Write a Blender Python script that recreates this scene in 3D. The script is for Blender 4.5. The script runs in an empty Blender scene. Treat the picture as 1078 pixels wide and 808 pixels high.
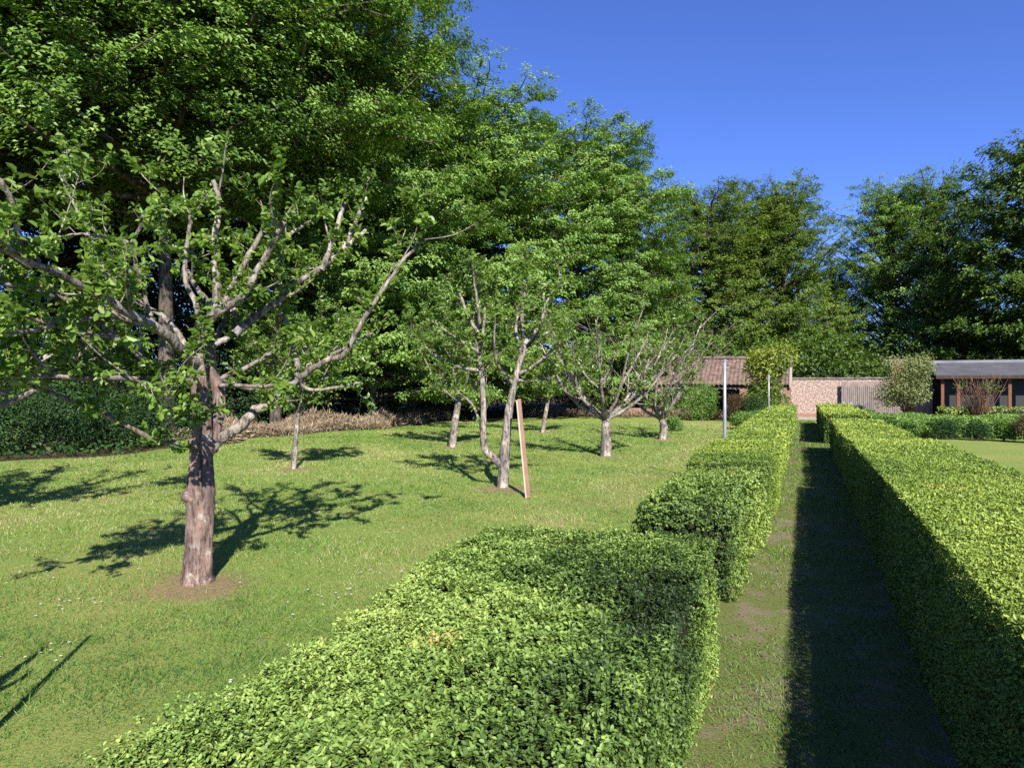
import bpy, math
import numpy as np
from mathutils import Vector

# ------------------------------------------------------------------ camera, sky, sun, exposure
C = bpy.context.scene.collection
sc = bpy.context.scene
PI = math.pi
YAW = math.radians(23.1)
CS, SN = math.cos(YAW), math.sin(YAW)
EYE, F, CX, HY = 1.65, 719.0, 539.0, 407.0

cam_d = bpy.data.cameras.new('camera'); cam = bpy.data.objects.new('camera', cam_d); C.objects.link(cam)
cam.location = (0, 0, EYE)
cam_d.sensor_width = 36; cam_d.lens = 24.0; cam_d.clip_start = 0.05; cam_d.clip_end = 3000
cam.rotation_euler = (PI/2 + math.radians(0.25), 0, YAW)
sc.camera = cam

ELEV = math.radians(36)
SUN = Vector((0.59*math.cos(ELEV), -0.807*math.cos(ELEV), math.sin(ELEV))).normalized()
w = bpy.data.worlds.new("World"); sc.world = w; w.use_nodes = True
nt = w.node_tree
bg = nt.nodes['Background']
sky = nt.nodes.new('ShaderNodeTexSky'); sky.sky_type = 'NISHITA'; sky.sun_disc = False
sky.sun_elevation = ELEV; sky.sun_rotation = math.atan2(SUN.x, SUN.y)
sky.altitude = 100; sky.air_density = 0.9; sky.dust_density = 0.0; sky.ozone_density = 3.5
hs = nt.nodes.new('ShaderNodeMix'); hs.data_type = 'RGBA'; hs.blend_type = 'MULTIPLY'; hs.inputs[0].default_value = 1; hs.inputs[7].default_value = (.57, .70, 1.23, 1)
nt.links.new(sky.outputs[0], hs.inputs[6]); nt.links.new(hs.outputs[2], bg.inputs[0]); bg.inputs[1].default_value = 0.08
sd = bpy.data.lights.new('sun', 'SUN'); sd.energy = 5.0; sd.angle = math.radians(0.53); sd.color = (1.0, 0.955, 0.88)
so = bpy.data.objects.new('sun', sd); C.objects.link(so)
so.rotation_euler = (-SUN).to_track_quat('-Z', 'Y').to_euler()
sc.view_settings.view_transform = 'Standard'; sc.view_settings.look = 'None'
sc.view_settings.exposure = 1.1; sc.view_settings.gamma = 1.0; sc.view_settings.use_curve_mapping = False
sc.render.engine = 'CYCLES'
cy = sc.cycles
cy.max_bounces = 5; cy.diffuse_bounces = 1; cy.glossy_bounces = 2; cy.transmission_bounces = 3; cy.transparent_max_bounces = 4
cy.sample_clamp_indirect = 4.0
cy.use_denoising = False

# ------------------------------------------------------------------ helpers
def rg(s): return np.random.default_rng(s)
def P(px, py, d):
    """survey: photo position and depth -> world point"""
    xc = (px-CX)/F*d; z = EYE + (HY-py)/F*d
    return np.array([xc*CS - d*SN, xc*SN + d*CS, z])
def G(px, d):
    p = P(px, HY, d); return (p[0], p[1])
def norm(a):
    return a/np.maximum(np.linalg.norm(a, axis=-1, keepdims=True), 1e-9)

class VN:
    """smooth pseudo-noise in the plane / space, range about -1..1"""
    def __init__(s, seed, freq=1.0, n=10):
        r = rg(seed); s.k = r.normal(size=(n, 3))*freq; s.p = r.uniform(0, 2*PI, n)
    def __call__(s, p):
        return np.sin(p @ s.k.T + s.p).sum(-1)/math.sqrt(len(s.p)/2)/1.6

def mesh_np(name, V, tris=None, quads=None, rnd=None, smooth=False, extra=None):
    """fast mesh from numpy arrays; rnd is a per-face value"""
    V = np.ascontiguousarray(V, dtype=np.float32).reshape(-1, 3)
    me = bpy.data.meshes.new(name)
    nt_ = 0 if tris is None else len(tris); nq = 0 if quads is None else len(quads)
    loops = []
    if nt_: loops.append(np.asarray(tris, dtype=np.int32).ravel())
    if nq: loops.append(np.asarray(quads, dtype=np.int32).ravel())
    loops = np.concatenate(loops)
    me.vertices.add(len(V)); me.vertices.foreach_set('co', V.ravel())
    me.loops.add(len(loops)); me.loops.foreach_set('vertex_index', loops)
    me.polygons.add(nt_+nq)
    starts = np.concatenate([np.arange(nt_)*3, nt_*3 + np.arange(nq)*4]).astype(np.int32)
    me.polygons.foreach_set('loop_start', starts)
    me.polygons.foreach_set('use_smooth', np.full(nt_+nq, smooth))
    if rnd is not None:
        a = me.attributes.new('rnd', 'FLOAT', 'FACE'); a.data.foreach_set('value', np.asarray(rnd, dtype=np.float32))
    for k, v in (extra or {}).items():
        a = me.attributes.new(k, 'FLOAT', 'POINT'); a.data.foreach_set('value', np.asarray(v, dtype=np.float32))
    me.update(calc_edges=True)
    return me

def obj(name, me, mat, parent=None, loc=None):
    o = bpy.data.objects.new(name, me); C.objects.link(o)
    if mat is not None and not me.materials: me.materials.append(mat)
    if parent is not None: o.parent = parent
    if loc is not None: o.location = loc
    return o
def tag(o, label=None, cat=None, group=None, kind=None):
    if label: o['label'] = label
    if cat: o['category'] = cat
    if group: o['group'] = group
    if kind: o['kind'] = kind
    return o
def thing(name, label, cat, loc=(0, 0, 0), rz=0.0, group=None, sc_=None):
    o = bpy.data.objects.new(name, None); C.objects.link(o)
    o.location = loc; o.rotation_euler = (0, 0, rz); o.empty_display_size = .2
    if sc_: o.scale = sc_
    return tag(o, label, cat, group)

def leaves(name, pos, nrm, dr, L, W, rnd, oval=False, fold=.18, curl=.15):
    n = norm(nrm); t = norm(dr - (dr*n).sum(-1, keepdims=True)*n); s = np.cross(n, t)
    L = np.broadcast_to(np.asarray(L, float), (len(pos),))[:, None]; W = np.broadcast_to(np.asarray(W, float), (len(pos),))[:, None]
    N = len(pos); b = np.arange(N)[:, None]
    tip = pos + t*L - n*L*curl
    up = n*W*fold
    if not oval:
        V = np.stack([pos, tip, pos+t*L*.48+s*W*.5+up, pos+t*L*.48-s*W*.5+up], 1)
        T = np.concatenate([b*4+np.array([[0, 3, 1]]), b*4+np.array([[0, 1, 2]])], 1).reshape(-1, 3)
        return mesh_np(name, V, tris=T, rnd=np.repeat(rnd, 2))
    V = np.stack([pos, pos+t*L*.28+s*W*.42+up, pos+t*L*.7+s*W*.4+up*.8-n*L*curl*.4, tip,
                  pos+t*L*.7-s*W*.4+up*.8-n*L*curl*.4, pos+t*L*.28-s*W*.42+up], 1)
    Q = np.concatenate([b*6+np.array([[0, 5, 4, 3]]), b*6+np.array([[0, 3, 2, 1]])], 1).reshape(-1, 4)
    return mesh_np(name, V, quads=Q, rnd=np.repeat(rnd, 2))

def smooth_line(pts, rad, k=4):
    pts = np.asarray(pts, float); rad = np.asarray(rad, float)
    if len(pts) < 3: 
        t = np.linspace(0, 1, k+1)[:, None]
        return pts[0]*(1-t)+pts[-1]*t, rad[0]*(1-t[:, 0])+rad[-1]*t[:, 0]
    Pp = np.vstack([2*pts[0]-pts[1], pts, 2*pts[-1]-pts[-2]])
    out, ro = [], []
    for i in range(len(pts)-1):
        p0, p1, p2, p3 = Pp[i:i+4]
        for j in range(k):
            t = j/k
            out.append(.5*((2*p1)+(-p0+p2)*t+(2*p0-5*p1+4*p2-p3)*t*t+(-p0+3*p1-3*p2+p3)*t**3))
            ro.append(rad[i]*(1-t)+rad[i+1]*t)
    out.append(pts[-1]); ro.append(rad[-1])
    return np.array(out), np.array(ro)

class Tubes:
    def __init__(s): s.V = []; s.Q = []; s.n = 0; s.T = []
    def add(s, pts, rad, seg=6, bump=0.0, seed=0, cap=True):
        pts = np.asarray(pts, float); rad = np.asarray(rad, float)
        d = np.gradient(pts, axis=0); d = norm(d)
        ref = np.array([.31, .87, .2]) if abs(d[0][2]) > .7 else np.array([0, 0, 1.])
        a = norm(np.cross(d, ref)); b = np.cross(d, a)
        th = np.linspace(0, 2*PI, seg, endpoint=False)
        r = np.repeat(rad[:, None], seg, 1)
        if bump:
            q = rg(seed); jr = .45 if bump < .1 else .14
            lob = sum(q.uniform(.3, 1)*np.sin(m*th[None, :] + q.uniform(0, 6) + np.arange(len(pts))[:, None]*q.uniform(-.12, .12)) for m in (2, 3, 5, 7))
            r = r*(1+bump*lob*.5 + bump*q.normal(size=r.shape)*jr)
        V = pts[:, None, :] + r[..., None]*(np.cos(th)[None, :, None]*a[:, None, :]+np.sin(th)[None, :, None]*b[:, None, :])
        m = len(pts); i = np.arange(m-1)[:, None]*seg; j = np.arange(seg)[None, :]; j2 = (j+1) % seg
        Q = np.stack([i+j, i+j2, i+seg+j2, i+seg+j], -1).reshape(-1, 4)+s.n
        s.V.append(V.reshape(-1, 3)); s.Q.append(Q); s.n += m*seg
        if cap:
            s.V.append(pts[-1:]+d[-1:]*rad[-1]*.3); e = s.n-seg
            s.T.append(np.stack([e+j[0], e+j2[0], np.full(seg, s.n)], -1)); s.n += 1
    def mesh(s, name, smooth=True):
        return mesh_np(name, np.vstack(s.V), tris=np.vstack(s.T) if s.T else None, quads=np.vstack(s.Q), smooth=smooth)

class Boxes:
    def __init__(s): s.V = []; s.Q = []; s.n = 0
    def box(s, x0, x1, y0, y1, z0, z1):
        v = np.array([[x, y, z] for z in (z0, z1) for x, y in ((x0, y0), (x1, y0), (x1, y1), (x0, y1))], float)
        s.poly(v); return s
    def poly(s, v):
        q = np.array([[0, 3, 2, 1], [4, 5, 6, 7], [0, 1, 5, 4], [1, 2, 6, 5], [2, 3, 7, 6], [3, 0, 4, 7]])+s.n
        s.V.append(np.asarray(v, float)); s.Q.append(q); s.n += 8; return s
    def mesh(s, name): return mesh_np(name, np.vstack(s.V), quads=np.vstack(s.Q))

# ------------------------------------------------------------------ materials
def new_mat(name):
    m = bpy.data.materials.new(name); m.use_nodes = True
    t = m.node_tree; b = t.nodes['Principled BSDF']; return m, t, b
def N(t, kind, **kw):
    n = t.nodes.new(kind)
    for k, v in kw.items(): setattr(n, k, v)
    return n
def ramp(t, src, stops):
    r = t.nodes.new('ShaderNodeValToRGB'); e = r.color_ramp.elements
    while len(e) < len(stops): e.new(.5)
    for el, (p, c) in zip(e, stops): el.position = p; el.color = (*c, 1)
    t.links.new(src, r.inputs[0]); return r
def noise(t, scale, detail=4, vec=None, rough=.55):
    n = t.nodes.new('ShaderNodeTexNoise'); n.inputs['Scale'].default_value = scale; n.inputs['Detail'].default_value = detail
    n.inputs['Roughness'].default_value = rough
    if vec is not None: t.links.new(vec, n.inputs['Vector'])
    return n
def mixc(t, fac, a, b, mode='MIX'):
    m = t.nodes.new('ShaderNodeMix'); m.data_type = 'RGBA'; m.blend_type = mode
    for sock, v in ((m.inputs[0], fac), (m.inputs[6], a), (m.inputs[7], b)):
        if hasattr(v, 'links') or hasattr(v, 'is_linked'): t.links.new(v, sock)
        elif isinstance(v, (int, float)): sock.default_value = v
        else: sock.default_value = (*v, 1)
    return m.outputs[2]
def leaf_mat(name, stops, trans=.35, rough=.5, spec=.35, tint=(1.15, 1.25, .5)):
    m, t, b = new_mat(name)
    a = N(t, 'ShaderNodeAttribute', attribute_name='rnd')
    r = ramp(t, a.outputs['Fac'], stops)
    t.links.new(r.outputs[0], b.inputs['Base Color'])
    b.inputs['Roughness'].default_value = rough; b.inputs['Specular IOR Level'].default_value = spec
    tr = N(t, 'ShaderNodeBsdfTranslucent')
    tc = mixc(t, 1.0, r.outputs[0], tint, 'MULTIPLY'); t.links.new(tc, tr.inputs[0])
    mx = N(t, 'ShaderNodeMixShader'); mx.inputs[0].default_value = trans
    t.links.new(b.outputs[0], mx.inputs[1]); t.links.new(tr.outputs[0], mx.inputs[2])
    t.links.new(mx.outputs[0], t.nodes['Material Output'].inputs[0]); return m
def bump(t, b, src, strength=.5, dist=.02):
    bp = t.nodes.new('ShaderNodeBump'); bp.inputs['Strength'].default_value = strength; bp.inputs['Distance'].default_value = dist
    t.links.new(src, bp.inputs['Height']); t.links.new(bp.outputs[0], b.inputs['Normal'])
def bark_mat(name, c1, c2, c3, scale=12, lich=.6, bs=.6, zs=.3, crack=.28):
    m, t, b = new_mat(name)
    tc = N(t, 'ShaderNodeTexCoord'); mp = N(t, 'ShaderNodeMapping'); mp.inputs['Scale'].default_value = (1, 1, zs)
    t.links.new(tc.outputs['Object'], mp.inputs[0])
    n = noise(t, scale, 6, mp.outputs[0], .65); r = ramp(t, n.outputs[0], [(.3, c1), (.62, c2)])
    n2 = noise(t, scale*.6, 5, tc.outputs['Object'], .6); m2 = ramp(t, n2.outputs[0], [(lich-.04, (0, 0, 0)), (lich+.04, (1, 1, 1))])
    c = mixc(t, m2.outputs[0], r.outputs[0], c3)
    n4 = noise(t, scale*2.6, 5, mp.outputs[0], .7); m4 = ramp(t, n4.outputs[0], [(.40, (crack, crack*.93, crack*.9)), (.52, (1, 1, 1))]); c = mixc(t, 1.0, c, m4.outputs[0], 'MULTIPLY')
    n5 = noise(t, scale*.28, 4, tc.outputs['Object'], .6); m5 = ramp(t, n5.outputs[0], [(.38, (.62, .62, .64)), (.6, (1.08, 1.0, .95))]); c = mixc(t, 1.0, c, m5.outputs[0], 'MULTIPLY')  # broad dark blotches in the bark colour stand in for leaf shadows
    t.links.new(c, b.inputs['Base Color'])
    b.inputs['Roughness'].default_value = .9; b.inputs['Specular IOR Level'].default_value = .15
    n3 = noise(t, scale*3, 6, mp.outputs[0], .7); bump(t, b, n3.outputs[0], bs, .02); return m

M = {}
M['box'] = leaf_mat('box_leaf', [(0, (.03, .055, .014)), (.25, (.085, .145, .026)), (.5, (.20, .295, .06)), (.85, (.36, .45, .11)), (.96, (.45, .42, .13)), (1, (.42, .27, .08))], .14, .5, .32)
M['boxfar'] = leaf_mat('clipped_hedge_leaf', [(0, (.05, .09, .014)), (.3, (.13, .2, .028)), (.6, (.25, .33, .05)), (.95, (.36, .43, .08)), (1, (.38, .33, .08))], .10, .5, .3)
M['wood'] = leaf_mat('beech_leaf', [(0, (.05, .10, .014)), (.5, (.145, .25, .04)), (1, (.29, .42, .10))], .32, .5, .35)
M['wood2'] = leaf_mat('hornbeam_leaf', [(0, (.07, .13, .02)), (.5, (.175, .295, .055)), (1, (.31, .44, .11))], .32, .5, .35)
M['olive'] = leaf_mat('young_oak_leaf', [(0, (.055, .10, .014)), (.5, (.14, .22, .035)), (1, (.27, .34, .065))], .4, .55, .3)
M['syc'] = leaf_mat('sycamore_leaf', [(0, (.03, .065, .010)), (.5, (.085, .15, .02)), (1, (.17, .26, .04))], .35, .5, .35)
M['apple'] = leaf_mat('apple_leaf', [(0, (.055, .105, .014)), (.5, (.15, .25, .036)), (1, (.28, .38, .08))], .4, .42, .45)
M['ever_shaded'] = leaf_mat('evergreen_and_shaded_leaf', [(0, (.010, .03, .008)), (.5, (.026, .062, .014)), (1, (.06, .12, .022))], .15, .6, .25)  # evergreen leaves; the same near-black green paints canopy shade into the deep trees
M['herb'] = leaf_mat('herb_leaf', [(0, (.04, .09, .015)), (.5, (.11, .21, .035)), (1, (.22, .34, .07))], .3, .45, .4)
M['lime'] = leaf_mat('golden_leaf', [(0, (.05, .085, .015)), (.45, (.17, .24, .03)), (.9, (.44, .46, .07))], .35, .45, .4)
M['pale'] = leaf_mat('variegated_leaf', [(0, (.07, .09, .03)), (.5, (.2, .24, .08)), (1, (.42, .43, .2))], .35, .5, .3)
M['brownleaf'] = leaf_mat('bronze_leaf', [(0, (.05, .03, .015)), (.5, (.1, .065, .03)), (1, (.16, .12, .045))], .3, .5, .3)
M['straw'] = leaf_mat('dry_bracken', [(0, (.14, .09, .055)), (.5, (.31, .235, .155)), (1, (.47, .38, .27))], .15, .8, .1, (1, .9, .7))
M['litter'] = leaf_mat('leaf_litter', [(0, (.04, .025, .015)), (.5, (.1, .065, .04)), (1, (.2, .14, .08))], .1, .8, .1)
M['grass'] = leaf_mat('grass_blade', [(0, (.05, .12, .02)), (.42, (.145, .26, .05)), (.8, (.27, .34, .085)), (1, (.46, .38, .22))], .35, .5, .3)
M['petal'] = leaf_mat('white_petal', [(0, (.75, .74, .72)), (1, (.85, .82, .8))], .3, .6, .2, (1, 1, 1))
M['bark_apple'] = bark_mat('apple_bark', (.15, .13, .105), (.34, .31, .265), (.42, .40, .35), 11, .58, .9)
M['bark_old'] = bark_mat('old_apple_bark', (.14, .10, .085), (.30, .22, .185), (.36, .33, .29), 17, .6, 1.0, .16, .42)
M['bark_wood'] = bark_mat('wood_bark', (.05, .045, .035), (.14, .12, .095), (.2, .19, .16), 5, .6, .7)
M['bark_red'] = bark_mat('red_stem', (.12, .06, .045), (.26, .15, .11), (.3, .2, .15), 10, .7, .3)
M['twigcore'] = bark_mat('hedge_twig', (.02, .022, .012), (.045, .045, .02), (.03, .05, .02), 30, .55, .5)

# ------------------------------------------------------------------ ground: one sheet to the horizon
TREES = [(-4.73, 4.29, .46), (-4.52, 10.2, .55), (-4.3, 15.9, .5), (-4.07, 21.7, .5), (-9.45, 11.0, .4), (-8.9, 16.6, .5), (-8.6, 23.2, .4), (-9.7, 5.0, .6)]
def edge_x(y): return -15.6 + .45*np.sin(y*.6) + .3*np.sin(y*1.7+1)
def back_y(x): return 37.0 + .35*np.sin(x*.8) - np.clip(x+6, 0, 3)*.35 + np.clip(-12-x, 0, 6)*-1.2
xs = np.unique(np.concatenate([np.linspace(-700, -40, 12), np.linspace(-40, -17, 30), np.arange(-17, 3, .16), np.linspace(3, 18, 60), np.linspace(18, 700, 12)]))
ys = np.unique(np.concatenate([np.linspace(-700, -6, 12), np.arange(-6, 26, .16), np.linspace(26, 42, 60), np.linspace(42, 900, 14)]))
XX, YY = np.meshgrid(xs, ys); pts = np.stack([XX.ravel(), YY.ravel(), np.zeros(XX.size)], 1)
v1, v2, v3 = VN(1, 1.1), VN(2, 3.3), VN(3, .35)
near = (np.abs(pts[:, 0]) < 30) & (np.abs(pts[:, 1]) < 45)
pts[:, 2] = np.where(near & (pts[:, 0] < -2.2), .012*v1(pts)+.006*v2(pts), 0)
soil = np.zeros(len(pts))
for tx, ty, tr in TREES:
    d = np.hypot((pts[:, 0]-tx-.1), (pts[:, 1]-ty+.12)*1.2)/tr
    soil = np.maximum(soil, np.clip((1.15-d+.3*v2(pts*2.5)+.15*VN(21, 9)(pts))*2.2, 0, 1)*.9)
soil = np.maximum(soil, .38*np.exp(-((pts[:, 0]+2.7)/.7)**2)*np.clip((pts[:, 1]-3.5)/2, 0, 1)*np.clip(.6+.6*v2(pts), 0, 1)*(pts[:, 1] < 26))
woodm = np.maximum(np.clip((edge_x(pts[:, 1])-pts[:, 0])/.35, 0, 1), np.clip((pts[:, 1]-back_y(pts[:, 0]))/.5, 0, 1))
nx_, ny_ = len(xs), len(ys)
ii = (np.arange(ny_-1)[:, None]*nx_ + np.arange(nx_-1)[None, :]).ravel()
gm = mesh_np('ground', pts, quads=np.stack([ii, ii+1, ii+nx_+1, ii+nx_], 1), smooth=True, extra={'soil': soil, 'woodland': woodm})
m, t, b = new_mat('lawn_ground')
tc = N(t, 'ShaderNodeTexCoord'); oc = tc.outputs['Object']
nA = noise(t, .45, 4, oc, .6); nB = noise(t, 5, 6, oc, .7); nC = noise(t, 60, 5, oc, .75)
g1 = ramp(t, nC.outputs[0], [(.3, (.06, .10, .02)), (.5, (.17, .24, .05)), (.7, (.27, .34, .085))])
dry = ramp(t, nA.outputs[0], [(.44, (0, 0, 0)), (.66, (1, 1, 1))])
dry2 = ramp(t, nB.outputs[0], [(.4, (0, 0, 0)), (.75, (.7, .7, .7))])
dm = mixc(t, .5, dry.outputs[0], dry2.outputs[0])
c = mixc(t, dm, g1.outputs[0], (.30, .265, .09))
so_ = N(t, 'ShaderNodeAttribute', attribute_name='soil')
nD = noise(t, 22, 6, oc, .7); sr = ramp(t, nD.outputs[0], [(.3, (.13, .08, .05)), (.7, (.34, .22, .14))])
mth = N(t, 'ShaderNodeMath', operation='MULTIPLY'); mth.inputs[1].default_value = .85; t.links.new(so_.outputs['Fac'], mth.inputs[0])
c = mixc(t, mth.outputs[0], c, sr.outputs[0])
wa = N(t, 'ShaderNodeAttribute', attribute_name='woodland'); wr = ramp(t, nD.outputs[0], [(.3, (.025, .018, .012)), (.7, (.09, .062, .04))])
c = mixc(t, wa.outputs['Fac'], c, wr.outputs[0])
t.links.new(c, b.inputs['Base Color']); b.inputs['Roughness'].default_value = .95; b.inputs['Specular IOR Level'].default_value = .1
bump(t, b, nC.outputs[0], .7, .03)
M['ground'] = m
ground = tag(obj('ground', gm, m), kind='structure')

# worn path between the hedges
m, t, b = new_mat('path_soil'); tc = N(t, 'ShaderNodeTexCoord'); oc = tc.outputs['Object']
nA = noise(t, 2.2, 6, oc, .7); nC = noise(t, 70, 5, oc, .75)
sr = ramp(t, nC.outputs[0], [(.3, (.10, .085, .05)), (.7, (.29, .24, .15))]); gr = ramp(t, nC.outputs[0], [(.3, (.06, .085, .02)), (.7, (.20, .22, .07))])
mk = ramp(t, nA.outputs[0], [(.38, (0, 0, 0)), (.50, (1, 1, 1))])
t.links.new(mixc(t, mk.outputs[0], sr.outputs[0], gr.outputs[0]), b.inputs['Base Color'])
b.inputs['Roughness'].default_value = .95; b.inputs['Specular IOR Level'].default_value = .1; bump(t, b, nC.outputs[0], .8, .02)
px_ = np.arange(-.9, 1.35, .12); py_ = np.arange(-3, 37.4, .15); PX, PY = np.meshgrid(px_, py_)
pp = np.stack([PX.ravel(), PY.ravel(), np.zeros(PX.size)], 1); pp[:, 2] = .012+.006*v2(pp*2)
jj = (np.arange(len(py_)-1)[:, None]*len(px_) + np.arange(len(px_)-1)[None, :]).ravel()
tag(obj('path', mesh_np('path', pp, quads=np.stack([jj, jj+1, jj+len(px_)+1, jj+len(px_)], 1), smooth=True), m), kind='structure')

# grass blades
def blades(name, n_fn, region, seed, size=1.0, mat='grass', dens=1.0):
    r = rg(seed); x0, x1, y0, y1 = region; out = []
    step = 1.0
    for X in np.arange(x0, x1, step):
        for Y in np.arange(y0, y1, step):
            dc = -(X+.5)*SN+(Y+.5)*CS; xc = (X+.5)*CS+(Y+.5)*SN
            if dc < .6 or abs(xc) > dc*.8+1.0: continue
            d = math.hypot(xc, dc); k = n_fn(d)*dens
            if k < 1: continue
            q = np.zeros((int(k), 4)); q[:, 0] = r.uniform(X, X+step, len(q)); q[:, 1] = r.uniform(Y, Y+step, len(q)); q[:, 3] = d; out.append(q)
    q = np.vstack(out); d = q[:, 3]; p = q[:, :3].copy(); p[:, 2] = .012*v1(p)+.006*v2(p)
    return r, p, d
r, p, d = blades('g', lambda d: 4200*min(1, (4.5/d)**1.6) if d < 32 else 0, (-16, -1.4, 0, 34), 5)
keep = np.ones(len(p), bool)
for tx, ty, tr in TREES:
    e = np.hypot(p[:, 0]-tx-.1, (p[:, 1]-ty+.12)*1.2)/tr; keep &= r.uniform(size=len(p)) < np.clip((e-.55)*1.3, .06, 1)
keep &= p[:, 0] > edge_x(p[:, 1])
p, d = p[keep], d[keep]; n = len(p)
sc_ = np.maximum(1, d/5.5)
h = r.uniform(.012, .042, n)*(1+.45*v2(p*1.5))*sc_**.2; wd = r.uniform(.0035, .007, n)*sc_
a = r.uniform(0, 2*PI, n); side = np.stack([np.cos(a), np.sin(a), 0*a], 1); lean = np.stack([r.normal(0, .7, n), r.normal(0, .7, n), np.ones(n)], 1)
tip = p+lean*h[:, None]
V = np.stack([p-side*wd[:, None]*.5, p+side*wd[:, None]*.5, tip], 1)
vp = VN(9, .5); rn = np.clip(.54+.17*vp(p)+.13*VN(10, 2.2)(p)+.09*VN(11, 7)(p)+.2*np.exp(-((p[:, 0]+2.7)/.8)**2)*np.clip((p[:, 1]-3.5)/2, 0, 1)*(1+.5*VN(14, 1.8)(p))+r.normal(0, .22, n), 0, 1)
tag(obj('lawn_grass', mesh_np('lawn_grass', V, tris=np.arange(n*3).reshape(-1, 3), rnd=rn), M['grass']), 'short mown grass blades covering the orchard lawn', 'grass', kind='stuff')
# path tufts
r, p, d = blades('g', lambda d: 7500*min(1, (3.2/d)**1.4) if d < 36 else 0, (-1, 1.2, 1, 37), 6)
k = (VN(12, 3)(p) + VN(13, 9)(p)*.5 + r.normal(0, .6, len(p)) > .12) & (p[:, 0] > -.6) & (p[:, 0] < .8); p, d = p[k], d[k]; n = len(p)
p[:, 2] = .012
h = r.uniform(.012, .03, n)*np.maximum(1, d/6)**.5; wd = r.uniform(.003, .006, n)*np.maximum(1, d/4)
a = r.uniform(0, 2*PI, n); side = np.stack([np.cos(a), np.sin(a), 0*a], 1); lean = np.stack([r.normal(0, .8, n), r.normal(0, .8, n), np.ones(n)], 1)
V = np.stack([p-side*wd[:, None]*.5, p+side*wd[:, None]*.5, p+lean*h[:, None]], 1)
tag(obj('path_grass', mesh_np('path_grass', V, tris=np.arange(n*3).reshape(-1, 3), rnd=np.clip(r.normal(.4, .2, n), 0, 1)), M['grass']), 'thin worn grass tufts on the soil path between the hedges', 'grass', kind='stuff')
# litter on the path and under the trees
r = rg(77); n = 9000; p = np.stack([r.uniform(-.55, .75, n), 1.5+22*r.uniform(size=n)**1.6, np.full(n, .016)], 1)
tag(obj('leaf_litter', leaves('leaf_litter', p, r.normal(0, .3, (n, 3))+[0, 0, 1], r.normal(size=(n, 3)), r.uniform(.008, .022, n)*np.maximum(1, p[:, 1]/7), r.uniform(.004, .012, n)*np.maximum(1, p[:, 1]/7), r.uniform(size=n)), M['litter']), 'dry leaf scraps and crumbs scattered over the path', 'leaf litter', kind='stuff')
# daisies in loose patches
r = rg(31); cs = []
for (u, v) in [(160, 575), (45, 602), (165, 522), (365, 500), (298, 500), (337, 575), (350, 628), (352, 580), (470, 510), (578, 505), (700, 500), (430, 530), (60, 640), (410, 560), (335, 465), (610, 500), (310, 540), (30, 690), (260, 725), (415, 605), (150, 540), (240, 545), (520, 535)]:
    dd = F*EYE/(v-HY); c = P(u, v, dd); k = r.integers(3, 14)
    q = c[None]+np.stack([r.normal(0, .035*dd**.9, k), r.normal(0, .03*dd, k), np.zeros(k)], 1); cs.append(np.c_[q, np.full(k, dd)])
k = 70; cs.append(np.c_[r.uniform(-14, -2.3, k), r.uniform(2, 26, k), np.zeros(k), np.full(k, 8)])
cs = np.vstack(cs); cs = cs[cs[:, 0] < -2]; n = len(cs); q = cs[:, :3].copy(); q[:, 2] = .03; V = []; T = []
pet = 7
for k in range(pet):
    a0, a1 = 2*PI*k/pet, 2*PI*(k+1)/pet; rr = (.009*np.maximum(1, cs[:, 3]/7))[:, None]
    V.append(np.stack([q, q+rr*np.array([math.cos(a0), math.sin(a0), .15]), q+rr*np.array([math.cos(a1), math.sin(a1), .15])], 1))
V = np.concatenate(V, 0)
tag(obj('daisies', mesh_np('daisies', V, tris=np.arange(len(V)*3).reshape(-1, 3), rnd=np.full(len(V), .5)), M['petal']), 'tiny white daisies dotted in loose patches over the lawn', 'daisies', kind='stuff')

# ------------------------------------------------------------------ garden shed, walls, pavilion
def brick_mat(name, c1, c2, mortar, white=None, wlo=.45, scale=1.0):
    m, t, b = new_mat(name); tc = N(t, 'ShaderNodeTexCoord'); mp = N(t, 'ShaderNodeMapping'); mp.inputs['Rotation'].default_value = (PI/2, 0, 0)
    t.links.new(tc.outputs['Object'], mp.inputs[0])
    br = N(t, 'ShaderNodeTexBrick'); br.inputs['Scale'].default_value = 1; br.inputs['Brick Width'].default_value = .23; br.inputs['Row Height'].default_value = .075
    br.inputs['Mortar Size'].default_value = .008; br.inputs['Color1'].default_value = (*c1, 1); br.inputs['Color2'].default_value = (*c2, 1); br.inputs['Mortar'].default_value = (*mortar, 1)
    t.links.new(mp.outputs[0], br.inputs['Vector']); c = br.outputs[0]
    nn = noise(t, 9, 6, tc.outputs['Object'], .7); rr = ramp(t, nn.outputs[0], [(.3, (.55, .5, .5)), (.7, (1.2, 1.15, 1.1))])
    c = mixc(t, 1.0, c, rr.outputs[0], 'MULTIPLY')
    if white:
        n2 = noise(t, 13, 10, tc.outputs['Object'], .75); mk = ramp(t, n2.outputs[0], [(wlo, (0, 0, 0)), (wlo+.12, (1, 1, 1))]); c = mixc(t, mk.outputs[0], c, white)
    t.links.new(c, b.inputs['Base Color']); b.inputs['Roughness'].default_value = .92; bump(t, b, br.outputs['Fac'], -.4, .01); return m
M['brick_white'] = brick_mat('limewashed_brick', (.27, .13, .08), (.20, .10, .07), (.30, .26, .22), (.48, .42, .37), .465)
M['brick'] = brick_mat('red_brick', (.30, .13, .085), (.22, .11, .08), (.32, .28, .24))
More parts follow.
